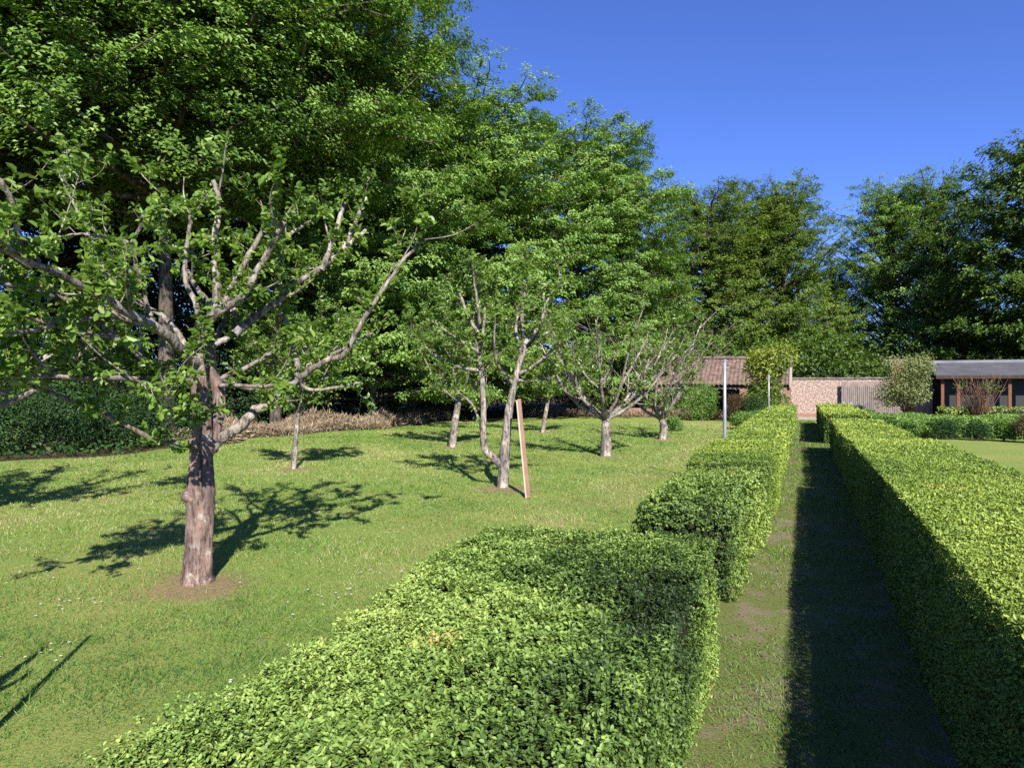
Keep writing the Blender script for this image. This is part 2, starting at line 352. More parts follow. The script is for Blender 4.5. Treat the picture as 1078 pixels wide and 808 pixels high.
def plain(name, c1, c2, scale=8, rough=.85, stretch=(1, 1, 1), spec=.2, metal=0.):
    m, t, b = new_mat(name); tc = N(t, 'ShaderNodeTexCoord'); mp = N(t, 'ShaderNodeMapping'); mp.inputs['Scale'].default_value = stretch
    t.links.new(tc.outputs['Object'], mp.inputs[0]); n = noise(t, scale, 6, mp.outputs[0], .7)
    t.links.new(ramp(t, n.outputs[0], [(.3, c1), (.7, c2)]).outputs[0], b.inputs['Base Color'])
    b.inputs['Roughness'].default_value = rough; b.inputs['Specular IOR Level'].default_value = spec; b.inputs['Metallic'].default_value = metal
    bump(t, b, n.outputs[0], .3, .01); return m
M['tile'] = plain('clay_pantile', (.05, .036, .03), (.23, .155, .125), 3.5)
M['coping'] = plain('coping_stone', (.10, .085, .075), (.24, .21, .18), 6)
M['stone'] = plain('pale_stone', (.22, .19, .15), (.36, .31, .26), 6)
M['timber'] = plain('weathered_timber', (.14, .11, .095), (.29, .245, .215), 10, .9, (1, 1, .15))
M['darkwood'] = plain('dark_timber', (.03, .022, .018), (.07, .05, .04), 10)
M['redpost'] = plain('red_brown_post', (.12, .05, .03), (.20, .09, .05), 10)
M['felt'] = plain('roof_felt', (.055, .055, .06), (.10, .10, .11), 1.5, .8)
M['gutter'] = plain('grey_fascia', (.13, .13, .15), (.22, .22, .25), 2, .6)
M['steel'] = plain('galvanised_steel', (.18, .18, .19), (.36, .37, .39), 18, .42, (1, 1, .5), .5, .35)
M['plank_red'] = plain('worn_red_plank', (.14, .07, .045), (.26, .15, .105), 9, .8, (1, 1, .12))
M['plank_white'] = plain('pale_plank_edge', (.24, .20, .16), (.40, .35, .29), 9, .8, (1, 1, .12))
M['glass'] = plain('dark_glass', (.006, .006, .006), (.014, .013, .012), 2, .6, (1, 1, 1), .6)

# brick garden wall
WY = 38.0
wall = thing('garden_wall', 'low limewashed brick garden wall at the end of the path with dark coping', 'wall', (2.7, WY, 0))
obj('brickwork', Boxes().box(-3.3, 3.0, 0, .3, 0, 2.05).mesh('brickwork'), M['brick_white'], wall)
cp = Boxes(); r = rg(4)
for x in np.arange(-3.28, 3.0, .42): cp.box(x, x+.405, -.05, .35, 2.052, 2.13+r.uniform(-.008, .012))
obj('coping', cp.mesh('coping'), M['coping'], wall)
obj('plinth', Boxes().box(-3.3, 3.0, -.12, -.003, 0, .3).mesh('plinth'), M['brick'], wall)
tag(obj('stone_step', Boxes().box(-.5, .95, -.75, -.13, .0, .14).mesh('stone_step'), M['stone'], None, (0, WY, 0)), 'pale stone step against the brick wall at the far end of the path', 'step')
# paling trellis in front of the wall
fence = thing('paling_fence', 'weathered pinkish vertical paling fence standing against the right part of the brick wall', 'fence', (0, WY-.25, 0))
r = rg(8); nb = 0
for x in np.arange(1.75, 4.55, .09):
    hh = 1.9-(.35 if x > 3.9 else 0)+r.uniform(-.06, .06); l = r.uniform(-.01, .01)
    o = obj('paling', Boxes().poly([[x, 0, .05], [x+.075, 0, .05], [x+.075, .022, .05], [x, .022, .05], [x+l, 0, hh], [x+.07+l, 0, hh], [x+.07+l, .022, hh], [x+l, .022, hh]]).mesh('paling'), M['timber'], fence)
for z in (.5, 1.45): obj('rail', Boxes().box(1.72, 4.6, .024, .07, z, z+.08).mesh('rail'), M['timber'], fence)
pier = thing('brick_pier', 'square brick pier rising above the wall behind the pale leafy shrub', 'pier', (4.25, WY+.02, 0))
obj('shaft', Boxes().box(-.28, .28, -.2, .34, 0, 2.9).mesh('shaft'), M['brick'], pier); obj('cap', Boxes().box(-.34, .34, -.26, .4, 2.902, 2.99).mesh('cap'), M['coping'], pier)

# lean-to shed with pantile roof
shed = thing('garden_shed', 'low brick lean-to shed with worn pantile roof at the end of the lawn', 'shed', (-.62, WY-1.0, 0))
W_ = 8.3; ez, rz_ = 1.72, 3.2
bx = Boxes(); bx.box(-W_, 0, 2.0, 2.3, 0, rz_-.12); bx.poly([[-.3, 0, 0], [0, 0, 0], [0, 1.998, 0], [-.3, 1.998, 0], [-.3, 0, ez-.06], [0, 0, ez-.06], [0, 1.998, rz_-.14], [-.3, 1.998, rz_-.14]])
for x in (-2.2, -4.4, -6.4): bx.box(x-.2, x+.2, 0, .3, 0, ez-.17)
bx.box(-W_, -2.4, .05, .28, 0, .5)
obj('wall', bx.mesh('wall'), M['brick'], shed)
obj('gable_verge', Boxes().poly([[-.02, -.17, ez-.1], [.1, -.17, ez-.1], [.1, 2.3, rz_-.1], [-.02, 2.3, rz_-.1], [-.02, -.17, ez+.1], [.1, -.17, ez+.1], [.1, 2.3, rz_+.12], [-.02, 2.3, rz_+.12]]).mesh('gable_verge'), M['stone'], shed)
# pantile sheet, wavy
nx2 = 560; ny2 = 34; u = np.linspace(-W_, -.03, nx2); vv = np.linspace(0, 1, ny2); UU, VV = np.meshgrid(u, vv)
rows = (VV*9) % 1
r = rg(15); sag = .03*np.sin(UU*.9)+.02*np.sin(UU*2.3+1)
Z = ez+(rz_-ez)*VV + 0.022*np.sin(UU*2*PI/.21)+.055*(1-rows)+sag+r.normal(0, .004, UU.shape); Yv = -.2+2.45*VV
tv = np.stack([UU.ravel(), Yv.ravel(), Z.ravel()], 1); jj = (np.arange(ny2-1)[:, None]*nx2+np.arange(nx2-1)[None, :]).ravel()
roof = obj('roof', mesh_np('roof', tv, quads=np.stack([jj, jj+1, jj+nx2+1, jj+nx2], 1)), M['tile'], shed)
tb = Tubes(); tb.add(np.stack([np.linspace(-W_, .05, 30), np.full(30, 2.24), rz_+.05+.02*np.sin(np.linspace(-W_, .05, 30)*.9)], 1), np.full(30, .1), 8, .06, 3); obj('ridge', tb.mesh('ridge'), M['tile'], roof)
obj('lintel', Boxes().box(-W_, -.302, .02, .2, ez-.168, ez-.05).mesh('lintel'), M['timber'], shed)
dr = obj('door_frame', Boxes().box(-.42, -.302, -.03, .1, 0, 1.5).box(-1.5, -1.4, -.03, .1, 0, 1.5).box(-1.398, -.422, -.03, .1, 1.38, 1.5).box(-1.398, -.422, -.03, .06, .7, .78).mesh('door_frame'), M['timber'], shed)
obj('back_panel', Boxes().box(-W_, -.302, 1.9, 1.97, 0, ez+.9).mesh('back_panel'), M['darkwood'], shed)

# open pavilion on the right
pav = thing('garden_pavilion', 'long low glazed pavilion with grey felt roof and red-brown posts at the right edge', 'pavilion', (5.85, WY-1.6, 0))
L_ = 11.0
obj('roof', Boxes().poly([[-.3, -.3, 2.14], [L_, -.3, 2.14], [L_, 1.9, 2.74], [-.3, 1.9, 2.74], [-.3, -.3, 2.2], [L_, -.3, 2.2], [L_, 1.9, 2.8], [-.3, 1.9, 2.8]]).mesh('roof'), M['felt'], pav)
obj('ridge_cap', Boxes().box(-.3, L_, 1.905, 2.3, 2.7, 2.92).mesh('ridge_cap'), M['gutter'], pav)
obj('fascia', Boxes().box(-.3, L_, -.335, -.303, 2.02, 2.17).mesh('fascia'), M['darkwood'], pav)
for x in (0.0, .62, 2.55, 3.15, 4.9, 6.4, 8.0): obj('post', Boxes().box(x-.06, x+.06, -.06, .06, 0, 2.13).mesh('post'), M['redpost'], pav)
obj('glazing', Boxes().box(.06, L_, .5, .53, .75, 2.25).mesh('glazing'), M['glass'], pav)
obj('back_wall', Boxes().box(-.2, L_, 1.7, 1.9, 0, 2.68).mesh('back_wall'), M['darkwood'], pav)
obj('base_wall', Boxes().box(.06, L_, .42, .6, 0, .745).mesh('base_wall'), M['stone'], pav)

# ------------------------------------------------------------------ hedges
def hedge(name, label, x0, x1, y0, y1, H, seed, mat, cat='hedge', group=None, lump=.03, crisp=False, shoots=0, rise=None, near_s=.02, px_size=.0029, lai=3.3, rsmooth=.12, tint=0.0, yellow=None, skip_left=True, lean=0.0, xf=None):
    r = rg(seed); ln = VN(seed+1, 2.4); ln2 = VN(seed+2, 8.0); ln3 = VN(seed+4, 22); patch = VN(seed+3, 1.6)
    root = thing(name, label, cat, ((x0+x1)/2, (y0+y1)/2, 0), 0, group)
    org = np.array([(x0+x1)/2, (y0+y1)/2, 0])
    allp, alln, alls = [], [], []
    def surf(face, n, ya, yb):
        yy = r.uniform(ya, yb, n)
        if face == 'top': x = r.uniform(x0, x1, n); z = np.full(n, H); nn = np.tile([0, 0, 1.], (n, 1))
        elif face in 'LR': x = np.full(n, x0 if face == 'L' else x1); z = H*r.uniform(0.02, 1, n); nn = np.tile([-1. if face == 'L' else 1., 0, .1], (n, 1))
        return np.stack([x, yy, z], 1), nn
    def size_at(x, y):
        d = max(.9, math.hypot(x, y)); return max(near_s, px_size*d)
    step = .5
    for ya in np.arange(y0, y1, step):
        yb = min(ya+step, y1); s = size_at((x0+x1)/2, max(0, (ya+yb)/2))
        if ya < .2 and y0 < 0: s *= 1.6
        den = lai/(s*s*.52)
        for face, area, kf in (('top', (x1-x0)*(yb-ya), 1), ('R', H*(yb-ya), .9), ('L', H*(yb-ya), .9 if not skip_left else .45)):
            ss = s*(1.5 if (face == 'L' and skip_left) or (face == 'R' and not skip_left) else 1); n = int(den*area*kf/(1 if ss == s else 2.2))
            p, nn = surf(face, n, ya, yb); allp.append(p); alln.append(nn); alls.append(np.full(n, ss))
    for ye, sg in ((y0, -1.), (y1, 1.)):
        if ye < 0: continue
        s = size_at((x0+x1)/2, ye); n = int(lai/(s*s*.52)*(x1-x0)*H*(1 if sg < 0 else .6))
        allp.append(np.stack([r.uniform(x0, x1, n), np.full(n, ye), H*r.uniform(.02, 1, n)], 1)); alln.append(np.tile([0, sg, .1], (n, 1))); alls.append(np.full(n, s))
    p = np.vstack(allp); nn = np.vstack(alln); s = np.concatenate(alls)
    # rounding of the arrises
    c = np.stack([np.clip(p[:, 0], x0+rsmooth, x1-rsmooth), np.clip(p[:, 1], y0+rsmooth, y1-rsmooth), np.minimum(p[:, 2], H-rsmooth*.8)], 1)
    dv = p-c; L = np.linalg.norm(dv, axis=1, keepdims=True); on = L[:, 0] > rsmooth
    p[on] = (c+dv/np.maximum(L, 1e-6)*rsmooth)[on]
    nn = np.where((L > 1e-3), norm(dv+nn*.02), nn)
    def shape(p):
        q = p.copy()
        if rise is not None: q[:, 2] *= rise(p)/H
        if xf is not None: q[:, 0] = xf(p)
        q[:, 0] += lean*(p[:, 2]/H)
        return q
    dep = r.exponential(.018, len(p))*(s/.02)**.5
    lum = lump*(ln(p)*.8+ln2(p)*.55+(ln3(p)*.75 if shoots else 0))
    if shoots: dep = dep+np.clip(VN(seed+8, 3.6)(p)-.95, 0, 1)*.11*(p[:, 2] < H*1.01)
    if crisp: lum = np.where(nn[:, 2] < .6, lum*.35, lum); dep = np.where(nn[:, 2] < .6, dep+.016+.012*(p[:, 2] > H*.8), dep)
    p2 = shape(p)+nn*(lum-dep+.012)[:, None]
    p2 += r.normal(0, .006, p2.shape)
    # shoots: leaves lie in pairs about a short axis
    if shoots:
        ns = max(1, len(p)//shoots); pick = r.choice(len(p), ns, replace=False)
        k = r.integers(shoots-3, shoots+4, ns); ix = np.repeat(pick, k); ih = np.concatenate([np.arange(a) for a in k])/np.repeat(k, k)
        base_ax = norm(nn*.8+np.array([0, 0, .45])+r.normal(0, .3, p.shape))
        p2, nn, s, dep, p = p2[ix], nn[ix], s[ix], dep[ix]*1.3, p[ix]; ax = base_ax[ix]
        sl = np.repeat(r.uniform(1.4, 2.8, ns), k)*s; p2 = p2+ax*((ih-.55)*sl)[:, None]+r.normal(0, .002, p2.shape); tipness = ih-.5
        ax = norm(ax+r.normal(0, .12, ax.shape))
    else:
        ax = norm(nn*.9+np.array([0, 0, .35])+r.normal(0, .42, p.shape)); tipness = np.zeros(len(p))
    rad = norm(np.cross(ax, r.normal(size=p.shape)))
    dirv = rad*1.0+ax*.6; nr = ax*.95-rad*.55+r.normal(0, .25, p.shape)
    pv = patch(p*np.array([1, .8, .6])); fine = VN(seed+5, 14)(p)
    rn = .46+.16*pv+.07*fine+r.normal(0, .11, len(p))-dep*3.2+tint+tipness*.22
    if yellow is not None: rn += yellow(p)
    orange = (VN(seed+7, 5)(p) > 1.45) & (r.uniform(size=len(p)) < .35)
    rn = np.where(orange, .99, np.clip(rn, 0, .93))
    Lf = s*r.uniform(.7, 1.25, len(p))*(1+.22*np.clip(VN(seed+6, 2.8)(p), -1, 1))
    oval = near_s < .03 and y0 < 3
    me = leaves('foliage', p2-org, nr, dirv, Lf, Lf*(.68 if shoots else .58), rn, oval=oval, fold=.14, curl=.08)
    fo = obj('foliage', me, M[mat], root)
    # inner twiggy mass, follows the same shape
    ins = .055+.38*rsmooth
    nyc = max(6, int((y1-y0)/.3)); gx = np.linspace(x0+ins, x1-ins, 7); gz = np.linspace(.0, H-ins, 5); gy = np.linspace(y0+ins, y1-ins, nyc)
    ring = [(gx[0], z) for z in gz]+[(x, gz[-1]) for x in gx[1:]]+[(gx[-1], z) for z in gz[::-1][1:]]
    RV = np.array([[x, y, z] for y in gy for x, z in ring]); m_ = len(ring)
    i = np.arange(nyc-1)[:, None]*m_; j = np.arange(m_-1)[None, :]
    Q = np.stack([i+j, i+j+1, i+m_+j+1, i+m_+j], -1).reshape(-1, 4)
    cen = [0, (nyc-1)*m_]; T = []
    for cidx in cen:
        for k in range(1, m_-1): T.append([cidx, cidx+k, cidx+k+1])
    RV2 = shape(RV); RV2[:, 2] += np.where(RV[:, 2] > H*.7, lump*ln(RV)*.7, 0)-.02
    RV2[:, 2] = np.maximum(RV2[:, 2], 0)
    obj('inner_twigs', mesh_np('inner_twigs', RV2-org, tris=np.array(T), quads=Q), M['twigcore'], root)
    return root

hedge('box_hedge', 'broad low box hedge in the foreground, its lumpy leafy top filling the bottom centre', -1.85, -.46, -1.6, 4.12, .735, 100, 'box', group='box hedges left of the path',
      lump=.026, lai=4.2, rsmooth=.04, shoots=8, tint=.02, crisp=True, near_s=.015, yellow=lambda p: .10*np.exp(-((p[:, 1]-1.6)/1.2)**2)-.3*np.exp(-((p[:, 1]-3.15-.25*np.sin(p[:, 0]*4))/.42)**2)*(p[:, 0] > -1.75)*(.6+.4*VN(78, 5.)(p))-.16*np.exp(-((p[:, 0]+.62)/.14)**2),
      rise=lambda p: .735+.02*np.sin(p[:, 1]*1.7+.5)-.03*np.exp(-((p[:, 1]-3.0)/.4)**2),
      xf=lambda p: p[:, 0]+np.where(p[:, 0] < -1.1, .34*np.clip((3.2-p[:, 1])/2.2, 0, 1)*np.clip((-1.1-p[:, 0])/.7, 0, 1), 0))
hedge('box_hedge', 'rounded bushy box hedge block with hollow shade coloured into its front leaves, just behind the broad foreground hedge', -1.2, -.48, 5.35, 7.95, .74, 200, 'box', group='box hedges left of the path',
      lump=.045, lai=3.2, rsmooth=.10, shoots=6, tint=.05, yellow=lambda p: -.3*(p[:, 1] < 5.42)*(p[:, 2] < .6)*(VN(77, 3.)(p) > -.3), px_size=.0024, rise=lambda p: .73+.03*np.sin(p[:, 1]*2.1), xf=lambda p: p[:, 0]+np.where(p[:, 0] > -1, .1*np.clip((p[:, 1]-6.5)/2, 0, 1), 0))  # front leaves darkened in patches, painting the shade of hollows
hedge('box_hedge', 'long flat clipped box hedge running left of the path towards the brick wall', -1.27, -.36, 8.12, 19.9, .79, 300, 'boxfar', group='box hedges left of the path',
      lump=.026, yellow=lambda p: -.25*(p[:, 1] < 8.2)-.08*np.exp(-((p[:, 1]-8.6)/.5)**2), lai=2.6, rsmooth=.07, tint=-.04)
hedge('box_hedge', 'farthest clipped box hedge left of the path, ending before the tiled shed', -1.3, -.34, 20.1, 33.2, .8, 400, 'boxfar', group='box hedges left of the path',
      lump=.02, lai=2.4, rsmooth=.07, tint=-.02)
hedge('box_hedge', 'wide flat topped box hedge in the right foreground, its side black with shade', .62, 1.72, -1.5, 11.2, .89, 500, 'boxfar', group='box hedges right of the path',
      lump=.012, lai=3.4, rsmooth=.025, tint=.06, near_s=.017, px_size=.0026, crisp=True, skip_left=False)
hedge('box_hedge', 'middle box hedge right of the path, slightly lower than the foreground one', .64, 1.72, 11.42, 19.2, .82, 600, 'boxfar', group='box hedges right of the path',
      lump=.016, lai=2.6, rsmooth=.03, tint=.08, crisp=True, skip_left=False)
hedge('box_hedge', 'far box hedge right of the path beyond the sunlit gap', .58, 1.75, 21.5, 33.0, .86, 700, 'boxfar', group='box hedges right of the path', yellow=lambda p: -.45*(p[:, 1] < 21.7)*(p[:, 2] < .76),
      lump=.016, lai=2.4, rsmooth=.03, tint=.08, crisp=True, skip_left=False)

# ------------------------------------------------------------------ woodland trees
def wood_tree(seed, H, cb, R, nb, per, leafL, asc=.35, plate=.06, gap=0.0, topopen=0.0, low=.25, tr=.022):
    r = rg(seed)
    bend = r.normal(0, .03*H, 2)
    tz = np.linspace(0, 1, 9); tp = np.stack([bend[0]*tz**2, bend[1]*tz**2, tz*H*.95], 1)
    T = Tubes(); T.add(tp, H*tr*(1-tz*.93)+.015, 9, .1, seed)
    pos, nr, dr_, rn, ls = [], [], [], [], []
    for i in range(nb):
        f = (i+.5)/nb; z0 = cb*.85+(H*.93-cb*.85)*f**.92; rel = (z0-cb*.85)/(H-cb*.85)
        prof = max(.12, 1-(abs(rel-low)/(1.04-low if rel > low else low+.55))**2.2)**.6
        rr = R*prof*r.uniform(.68, 1.2)+.6; az = i*2.39996+r.normal(0, .25)
        el = asc+rel*.75*(.6+topopen)+r.normal(0, .12)
        s = np.linspace(0, 1, 7); hd = rr*s*math.cos(min(el, 1.2)); zz = z0+rr*math.sin(min(el, 1.3))*(s-.42*s*s*(1-rel*.6))
        base = np.array([bend[0]*(z0/H)**2, bend[1]*(z0/H)**2, 0])
        line = np.stack([np.cos(az)*hd, np.sin(az)*hd, zz], 1)+base
        line[1:] += r.normal(0, .03*rr, (6, 3))*s[1:, None]
        T.add(line, (.012*rr+.012)*(1-s*.9)+.006, 5, 0, 0, False)
        n = int(per*(rr/R)**1.25*r.uniform(.7, 1.2))
        m2 = 11; k = r.integers(0, m2, n); sk = .16+.84*(k+.5)/m2
        sd = np.where(k % 2 == 0, 1., -1.); t2 = r.uniform(0, 1, n)**.75
        l2 = rr*.42*(1.08-.62*sk)*(.75+.5*np.sin(k*7.3+i))
        idx = sk*6; i0 = np.minimum(idx.astype(int), 5); fr = (idx-i0)[:, None]
        pb = line[i0]*(1-fr)+line[i0+1]*fr
        az2 = az+sd*(.95-.25*sk); d2 = np.stack([np.cos(az2), np.sin(az2), .12-.0*az2], 1)
        q = pb+d2*(l2*t2)[:, None]; q[:, 2] += -.16*l2*t2**2+r.normal(0, plate+.02*rr*.3, n)
        q[:, :2] += r.normal(0, .13, (n, 2))
        # sprays: bunch leaves towards small tufts
        tuft = np.floor(t2*5)+k*17; jit = np.stack([np.sin(tuft*12.9+i), np.sin(tuft*7.7+i*2), np.sin(tuft*3.3+i*3)], 1)
        q += jit*np.array([.22, .22, .09])
        if gap:
            keep = (np.sin(tuft*5.1+i*1.7) > gap*2-1); q = q[keep]; sd = sd[keep]; d2 = d2[keep]; jit = jit[keep]; n = len(q)
        out = norm(q-np.array([0, 0, z0-.4*R]))
        nn = np.array([0, 0, .7])+out*.75+r.normal(0, .33, (n, 3))
        pos.append(q); nr.append(nn); dr_.append(d2+r.normal(0, .6, (n, 3))-np.array([0, 0, .35]))
        rn.append(np.clip(.5+r.normal(0, .14)+jit[:, 2]*.12+r.normal(0, .16, n), 0, 1)); ls.append(leafL*r.uniform(.7, 1.25, n))
    pos = np.vstack(pos); ls = np.concatenate(ls)
    tm = T.mesh('trunk'); tm.materials.append(M['bark_wood'])
    return tm, leaves('crown', pos, np.vstack(nr), np.vstack(dr_), ls, ls*.62, np.concatenate(rn))
protos = {
 'high': wood_tree(1001, 18, 7.6, 6.8, 125, 1600, .145, .18, .06, .08, low=.4, tr=.013),
 'high2': wood_tree(1002, 18, 8.4, 6.6, 115, 1550, .145, .25, .06, .1, low=.4, tr=.012),
 'layer': wood_tree(1003, 18, 1.2, 5.8, 190, 1450, .15, .12, .045, .08, low=.42, tr=.014),
 'layer2': wood_tree(1004, 17, 1.0, 5.8, 185, 1450, .155, .2, .045, .08, low=.45, tr=.014),
 'spray': wood_tree(1005, 17, 1.2, 6.6, 150, 1000, .16, .42, .05, .3, .5, low=.42, tr=.013),
 'spray2': wood_tree(1006, 17, 1.5, 6.4, 135, 950, .16, .5, .05, .33, .6, low=.45, tr=.013),
 'broad': wood_tree(1007, 18, 1.2, 7.2, 170, 850, .25, .3, .1, .12, low=.35, tr=.016),
}
variants = {}
def copy_mesh_mat(me, mat):
    k = (me.name, mat)
    if k not in variants:
        m2 = me.copy(); m2.materials.clear(); m2.materials.append(M[mat]); variants[k] = m2
    return variants[k]
def put_tree(proto, mat, px, d, H, rad, rz, name, label, group='woodland trees around the garden', sxy=None):
    tm, cm = protos[proto]; baseH = 18 if proto in ('high', 'high2', 'layer', 'broad') else 17
    x, y = G(px, d); s = H/baseH; sx = s*rad
    t = thing(name, label, 'tree', (x, y, -.05), rz, group, (sx, sx, s))
    obj('trunk', tm, None, t); obj('crown', copy_mesh_mat(cm, mat), None, t); return t
WT = [
 # proto, mat, px, d, H, radial, rot, name, label
 ('high', 'wood', -330, 17.0, 18, 1.0, .3, 'beech_tree', 'high crowned beech whose boughs enter at the far left edge of the picture'),
 ('high2', 'wood', -20, 20.5, 19, 1.05, 1.9, 'beech_tree', 'tall dark green beech overhanging the top left corner'),
 ('high', 'wood', 175, 22.5, 20, 1.0, 4.1, 'beech_tree', 'tall beech with bright leafy boughs above the nearest apple tree'),
 ('high2', 'wood', 290, 25.5, 19.0, .95, 2.6, 'beech_tree', 'beech with a high crown above the small slim trunked orchard tree'),
 ('layer', 'wood2', 392, 29.5, 17.2, .9, 1.1, 'hornbeam_tree', 'dense green tree with feathery top, highest against the sky beside the beeches'),
 ('layer2', 'wood2', 500, 34.5, 15.9, 1.05, .5, 'hornbeam_tree', 'rounded tree of layered bright green boughs in the middle of the wood edge'),
 ('layer', 'wood2', 608, 39.5, 16.8, 1.0, 3.9, 'hornbeam_tree', 'bright green layered tree with ragged top, right of the rounded one'),
 ('spray', 'wood2', 655, 44.0, 14.6, .9, 5.1, 'hornbeam_tree', 'last bright green tree of the left wood, its feathery edge falling to the sky'),
 ('high', 'ever_shaded', 60, 31.0, 19, 1.0, 5.2, 'woodland_tree', 'shaded tree standing deep in the wood behind the left beeches'),  # deep trees: dark leaf colour stands in for shade of the crowns above
 ('high2', 'ever_shaded', 215, 35.0, 19, .95, .8, 'woodland_tree', 'shaded woodland tree whose dark trunk shows through the gap behind the nearest apple tree'),
 ('high2', 'ever_shaded', -130, 29.0, 19, 1.0, 3.0, 'woodland_tree', 'dark shaded tree deep behind the far left boughs'),
 ('layer2', 'ever_shaded', 340, 38.0, 18, 1.0, 2.0, 'woodland_tree', 'dark tree filling the wood behind the high crowned beech'),
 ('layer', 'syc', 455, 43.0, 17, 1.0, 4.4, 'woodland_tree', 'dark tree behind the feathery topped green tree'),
 ('spray', 'olive', 748, 50.0, 15.0, 1.15, .2, 'oak_tree', 'olive green tree with airy twigs, left behind the tiled shed'),
 ('spray', 'olive', 790, 53.5, 15.6, 1.1, 3.4, 'oak_tree', 'olive green tree standing between two others like it, behind the right end of the shed'),
 ('spray2', 'olive', 822, 51.0, 15.8, 1.0, 2.3, 'oak_tree', 'tall olive brown tree with spiky loose top behind the end of the path'),
 ('spray2', 'wood2', 882, 55.0, 10.6, 1.2, 4.0, 'oak_tree', 'lower thin tree with sky showing through, above the brick wall'),
 ('spray', 'wood2', 938, 52.0, 15.6, .95, 1.2, 'oak_tree', 'mid green tree with loose pointed top behind the pale leafy shrub'),
 ('spray2', 'wood', 990, 49.0, 15.8, 1.05, 3.3, 'oak_tree', 'green tree with tufted top just left of the big dark sycamore'),
 ('broad', 'syc', 1110, 41.0, 15.8, .98, .7, 'sycamore_tree', 'large dark broad leaved tree rising at the right edge of the picture'),
 ('broad', 'syc', 1265, 40.0, 17.0, 1.0, 2.2, 'sycamore_tree', 'dark broad leaved tree mostly beyond the right edge behind the pavilion'),
 ('layer2', 'syc', 1010, 57.0, 12.0, .9, 2.9, 'woodland_tree', 'dark shaded tree behind the tufted green tree at right'),
 ('layer', 'olive', 700, 56.0, 13.0, .9, 5.5, 'woodland_tree', 'shaded tree behind the feathery edge of the left wood'),
]
for a in WT: put_tree(*a)

# far woodland masses behind the rows
def far_mass(name, label, boxes, seed, mat, leafL):
    r = rg(seed); qs, ds = [], []
    for (px0, px1, d0, d1, hmin, hmax, nl, per) in boxes:
        for _ in range(nl):
            d = r.uniform(d0, d1); x, y = G(r.uniform(px0, px1), d); z = r.uniform(0, hmax)**1.0; rad = r.uniform(1.0, 2.6)
            if z+rad*.6 > hmax: z = hmax-rad*.6
            dv = norm(r.normal(size=(per, 3))); q = np.array([x, y, max(z, rad*.5)])+dv*rad*r.uniform(.6, 1.05, (per, 1))*np.array([1.2, 1.2, .7])
            q[:, 2] = np.abs(q[:, 2]); qs.append(q); ds.append(dv)
    q = np.vstack(qs); dv = np.vstack(ds); n = len(q); lf = leafL*r.uniform(.6, 1.3, n)
    o = obj(name, leaves(name, q, dv*.5+[0, 0, .6]+r.normal(0, .5, (n, 3)), dv+r.normal(0, .7, (n, 3)), lf, lf*.6, np.clip(r.normal(.4, .2, n), 0, 1)), M[mat])
    return tag(o, label, 'woodland', kind='stuff')
far_mass('far_woodland', 'dark tangle of far woodland undergrowth behind the left tree rows', [(-900, 250, 30, 40, 0, 7.0, 240, 380), (-900, 480, 34, 52, 0, 10.5, 620, 360), (-200, 700, 50, 66, 0, 8, 200, 260)], 901, 'ever_shaded', .24)
far_mass('far_greenery', 'dense mixed greenery behind the brick wall and shed', [(640, 1300, 44, 54, 0, 5.2, 170, 420), (640, 1300, 56, 66, 0, 8.0, 130, 300)], 902, 'syc', .22)

# ------------------------------------------------------------------ shrubs
def shrub(seed, H, R, n, leafL, mat, name, label, cat, px, d, group=None, lobes=9, stems=7, stem_mat='bark_wood', bottom=.1, up=.6, ratio=.55, shell=.35, xy=None, sxy=(1, 1)):
    r = rg(seed); x, y = xy if xy else G(px, d)
    t = thing(name, label, cat, (x, y, 0), r.uniform(-.3, .3), group)
    az = r.uniform(0, 2*PI, lobes); rr = R*r.uniform(0.1, .62, lobes); zc = H*(bottom+(.78-bottom)*r.uniform(0, 1, lobes)**.9)
    cen = np.stack([np.cos(az)*rr*sxy[0], np.sin(az)*rr*sxy[1], zc], 1); rad = R*r.uniform(.28, .5, lobes)
    cen[0] = [0, 0, H*.62]; rad[0] = R*.6
    rad = np.minimum(rad, np.minimum(cen[:, 2]*1.02, np.maximum(H-cen[:, 2], .1*H)+.02))+.02*R
    w = rad**2; k = r.choice(lobes, n, p=w/w.sum()); dv = norm(r.normal(size=(n, 3))); rho = 1-shell*r.uniform(0, 1, n)**1.2+r.exponential(.11, n)*(r.uniform(size=n) < .6)
    wob = 1+.2*VN(seed+1, 4.0/R)(cen[k]+dv*rad[k][:, None])+.10*VN(seed+2, 11/R)(dv*R)
    q = cen[k]+dv*(rad[k]*rho*wob)[:, None]*np.array([sxy[0], sxy[1], 1]); q[:, 2] = np.maximum(q[:, 2], .02)
    nn = dv*.55+np.array([0, 0, .5])+r.normal(0, .5, (n, 3)); dd = dv+r.normal(0, .6, (n, 3))+np.array([0, 0, up-.5])
    lf = leafL*r.uniform(.65, 1.3, n); rn = np.clip(.45+.18*VN(seed+3, 3/R)(q)+r.normal(0, .17, n)+.2*(q[:, 2]/H-.5), 0, 1)
    obj('foliage', leaves('foliage', q, nn, dd, lf, lf*ratio, rn), M[mat], t)
    T = Tubes()
    for i in range(stems):
        c = cen[i % lobes]; e = c+r.normal(0, .1*R, 3); T.add(*smooth_line([[r.normal(0, .06*R), r.normal(0, .06*R), -.02], (c*.45)+[0, 0, .05*H], e], [.02*H**.5, .014*H**.5, .005], 3), 5)
    obj('stems', T.mesh('stems'), M[stem_mat], t); return t
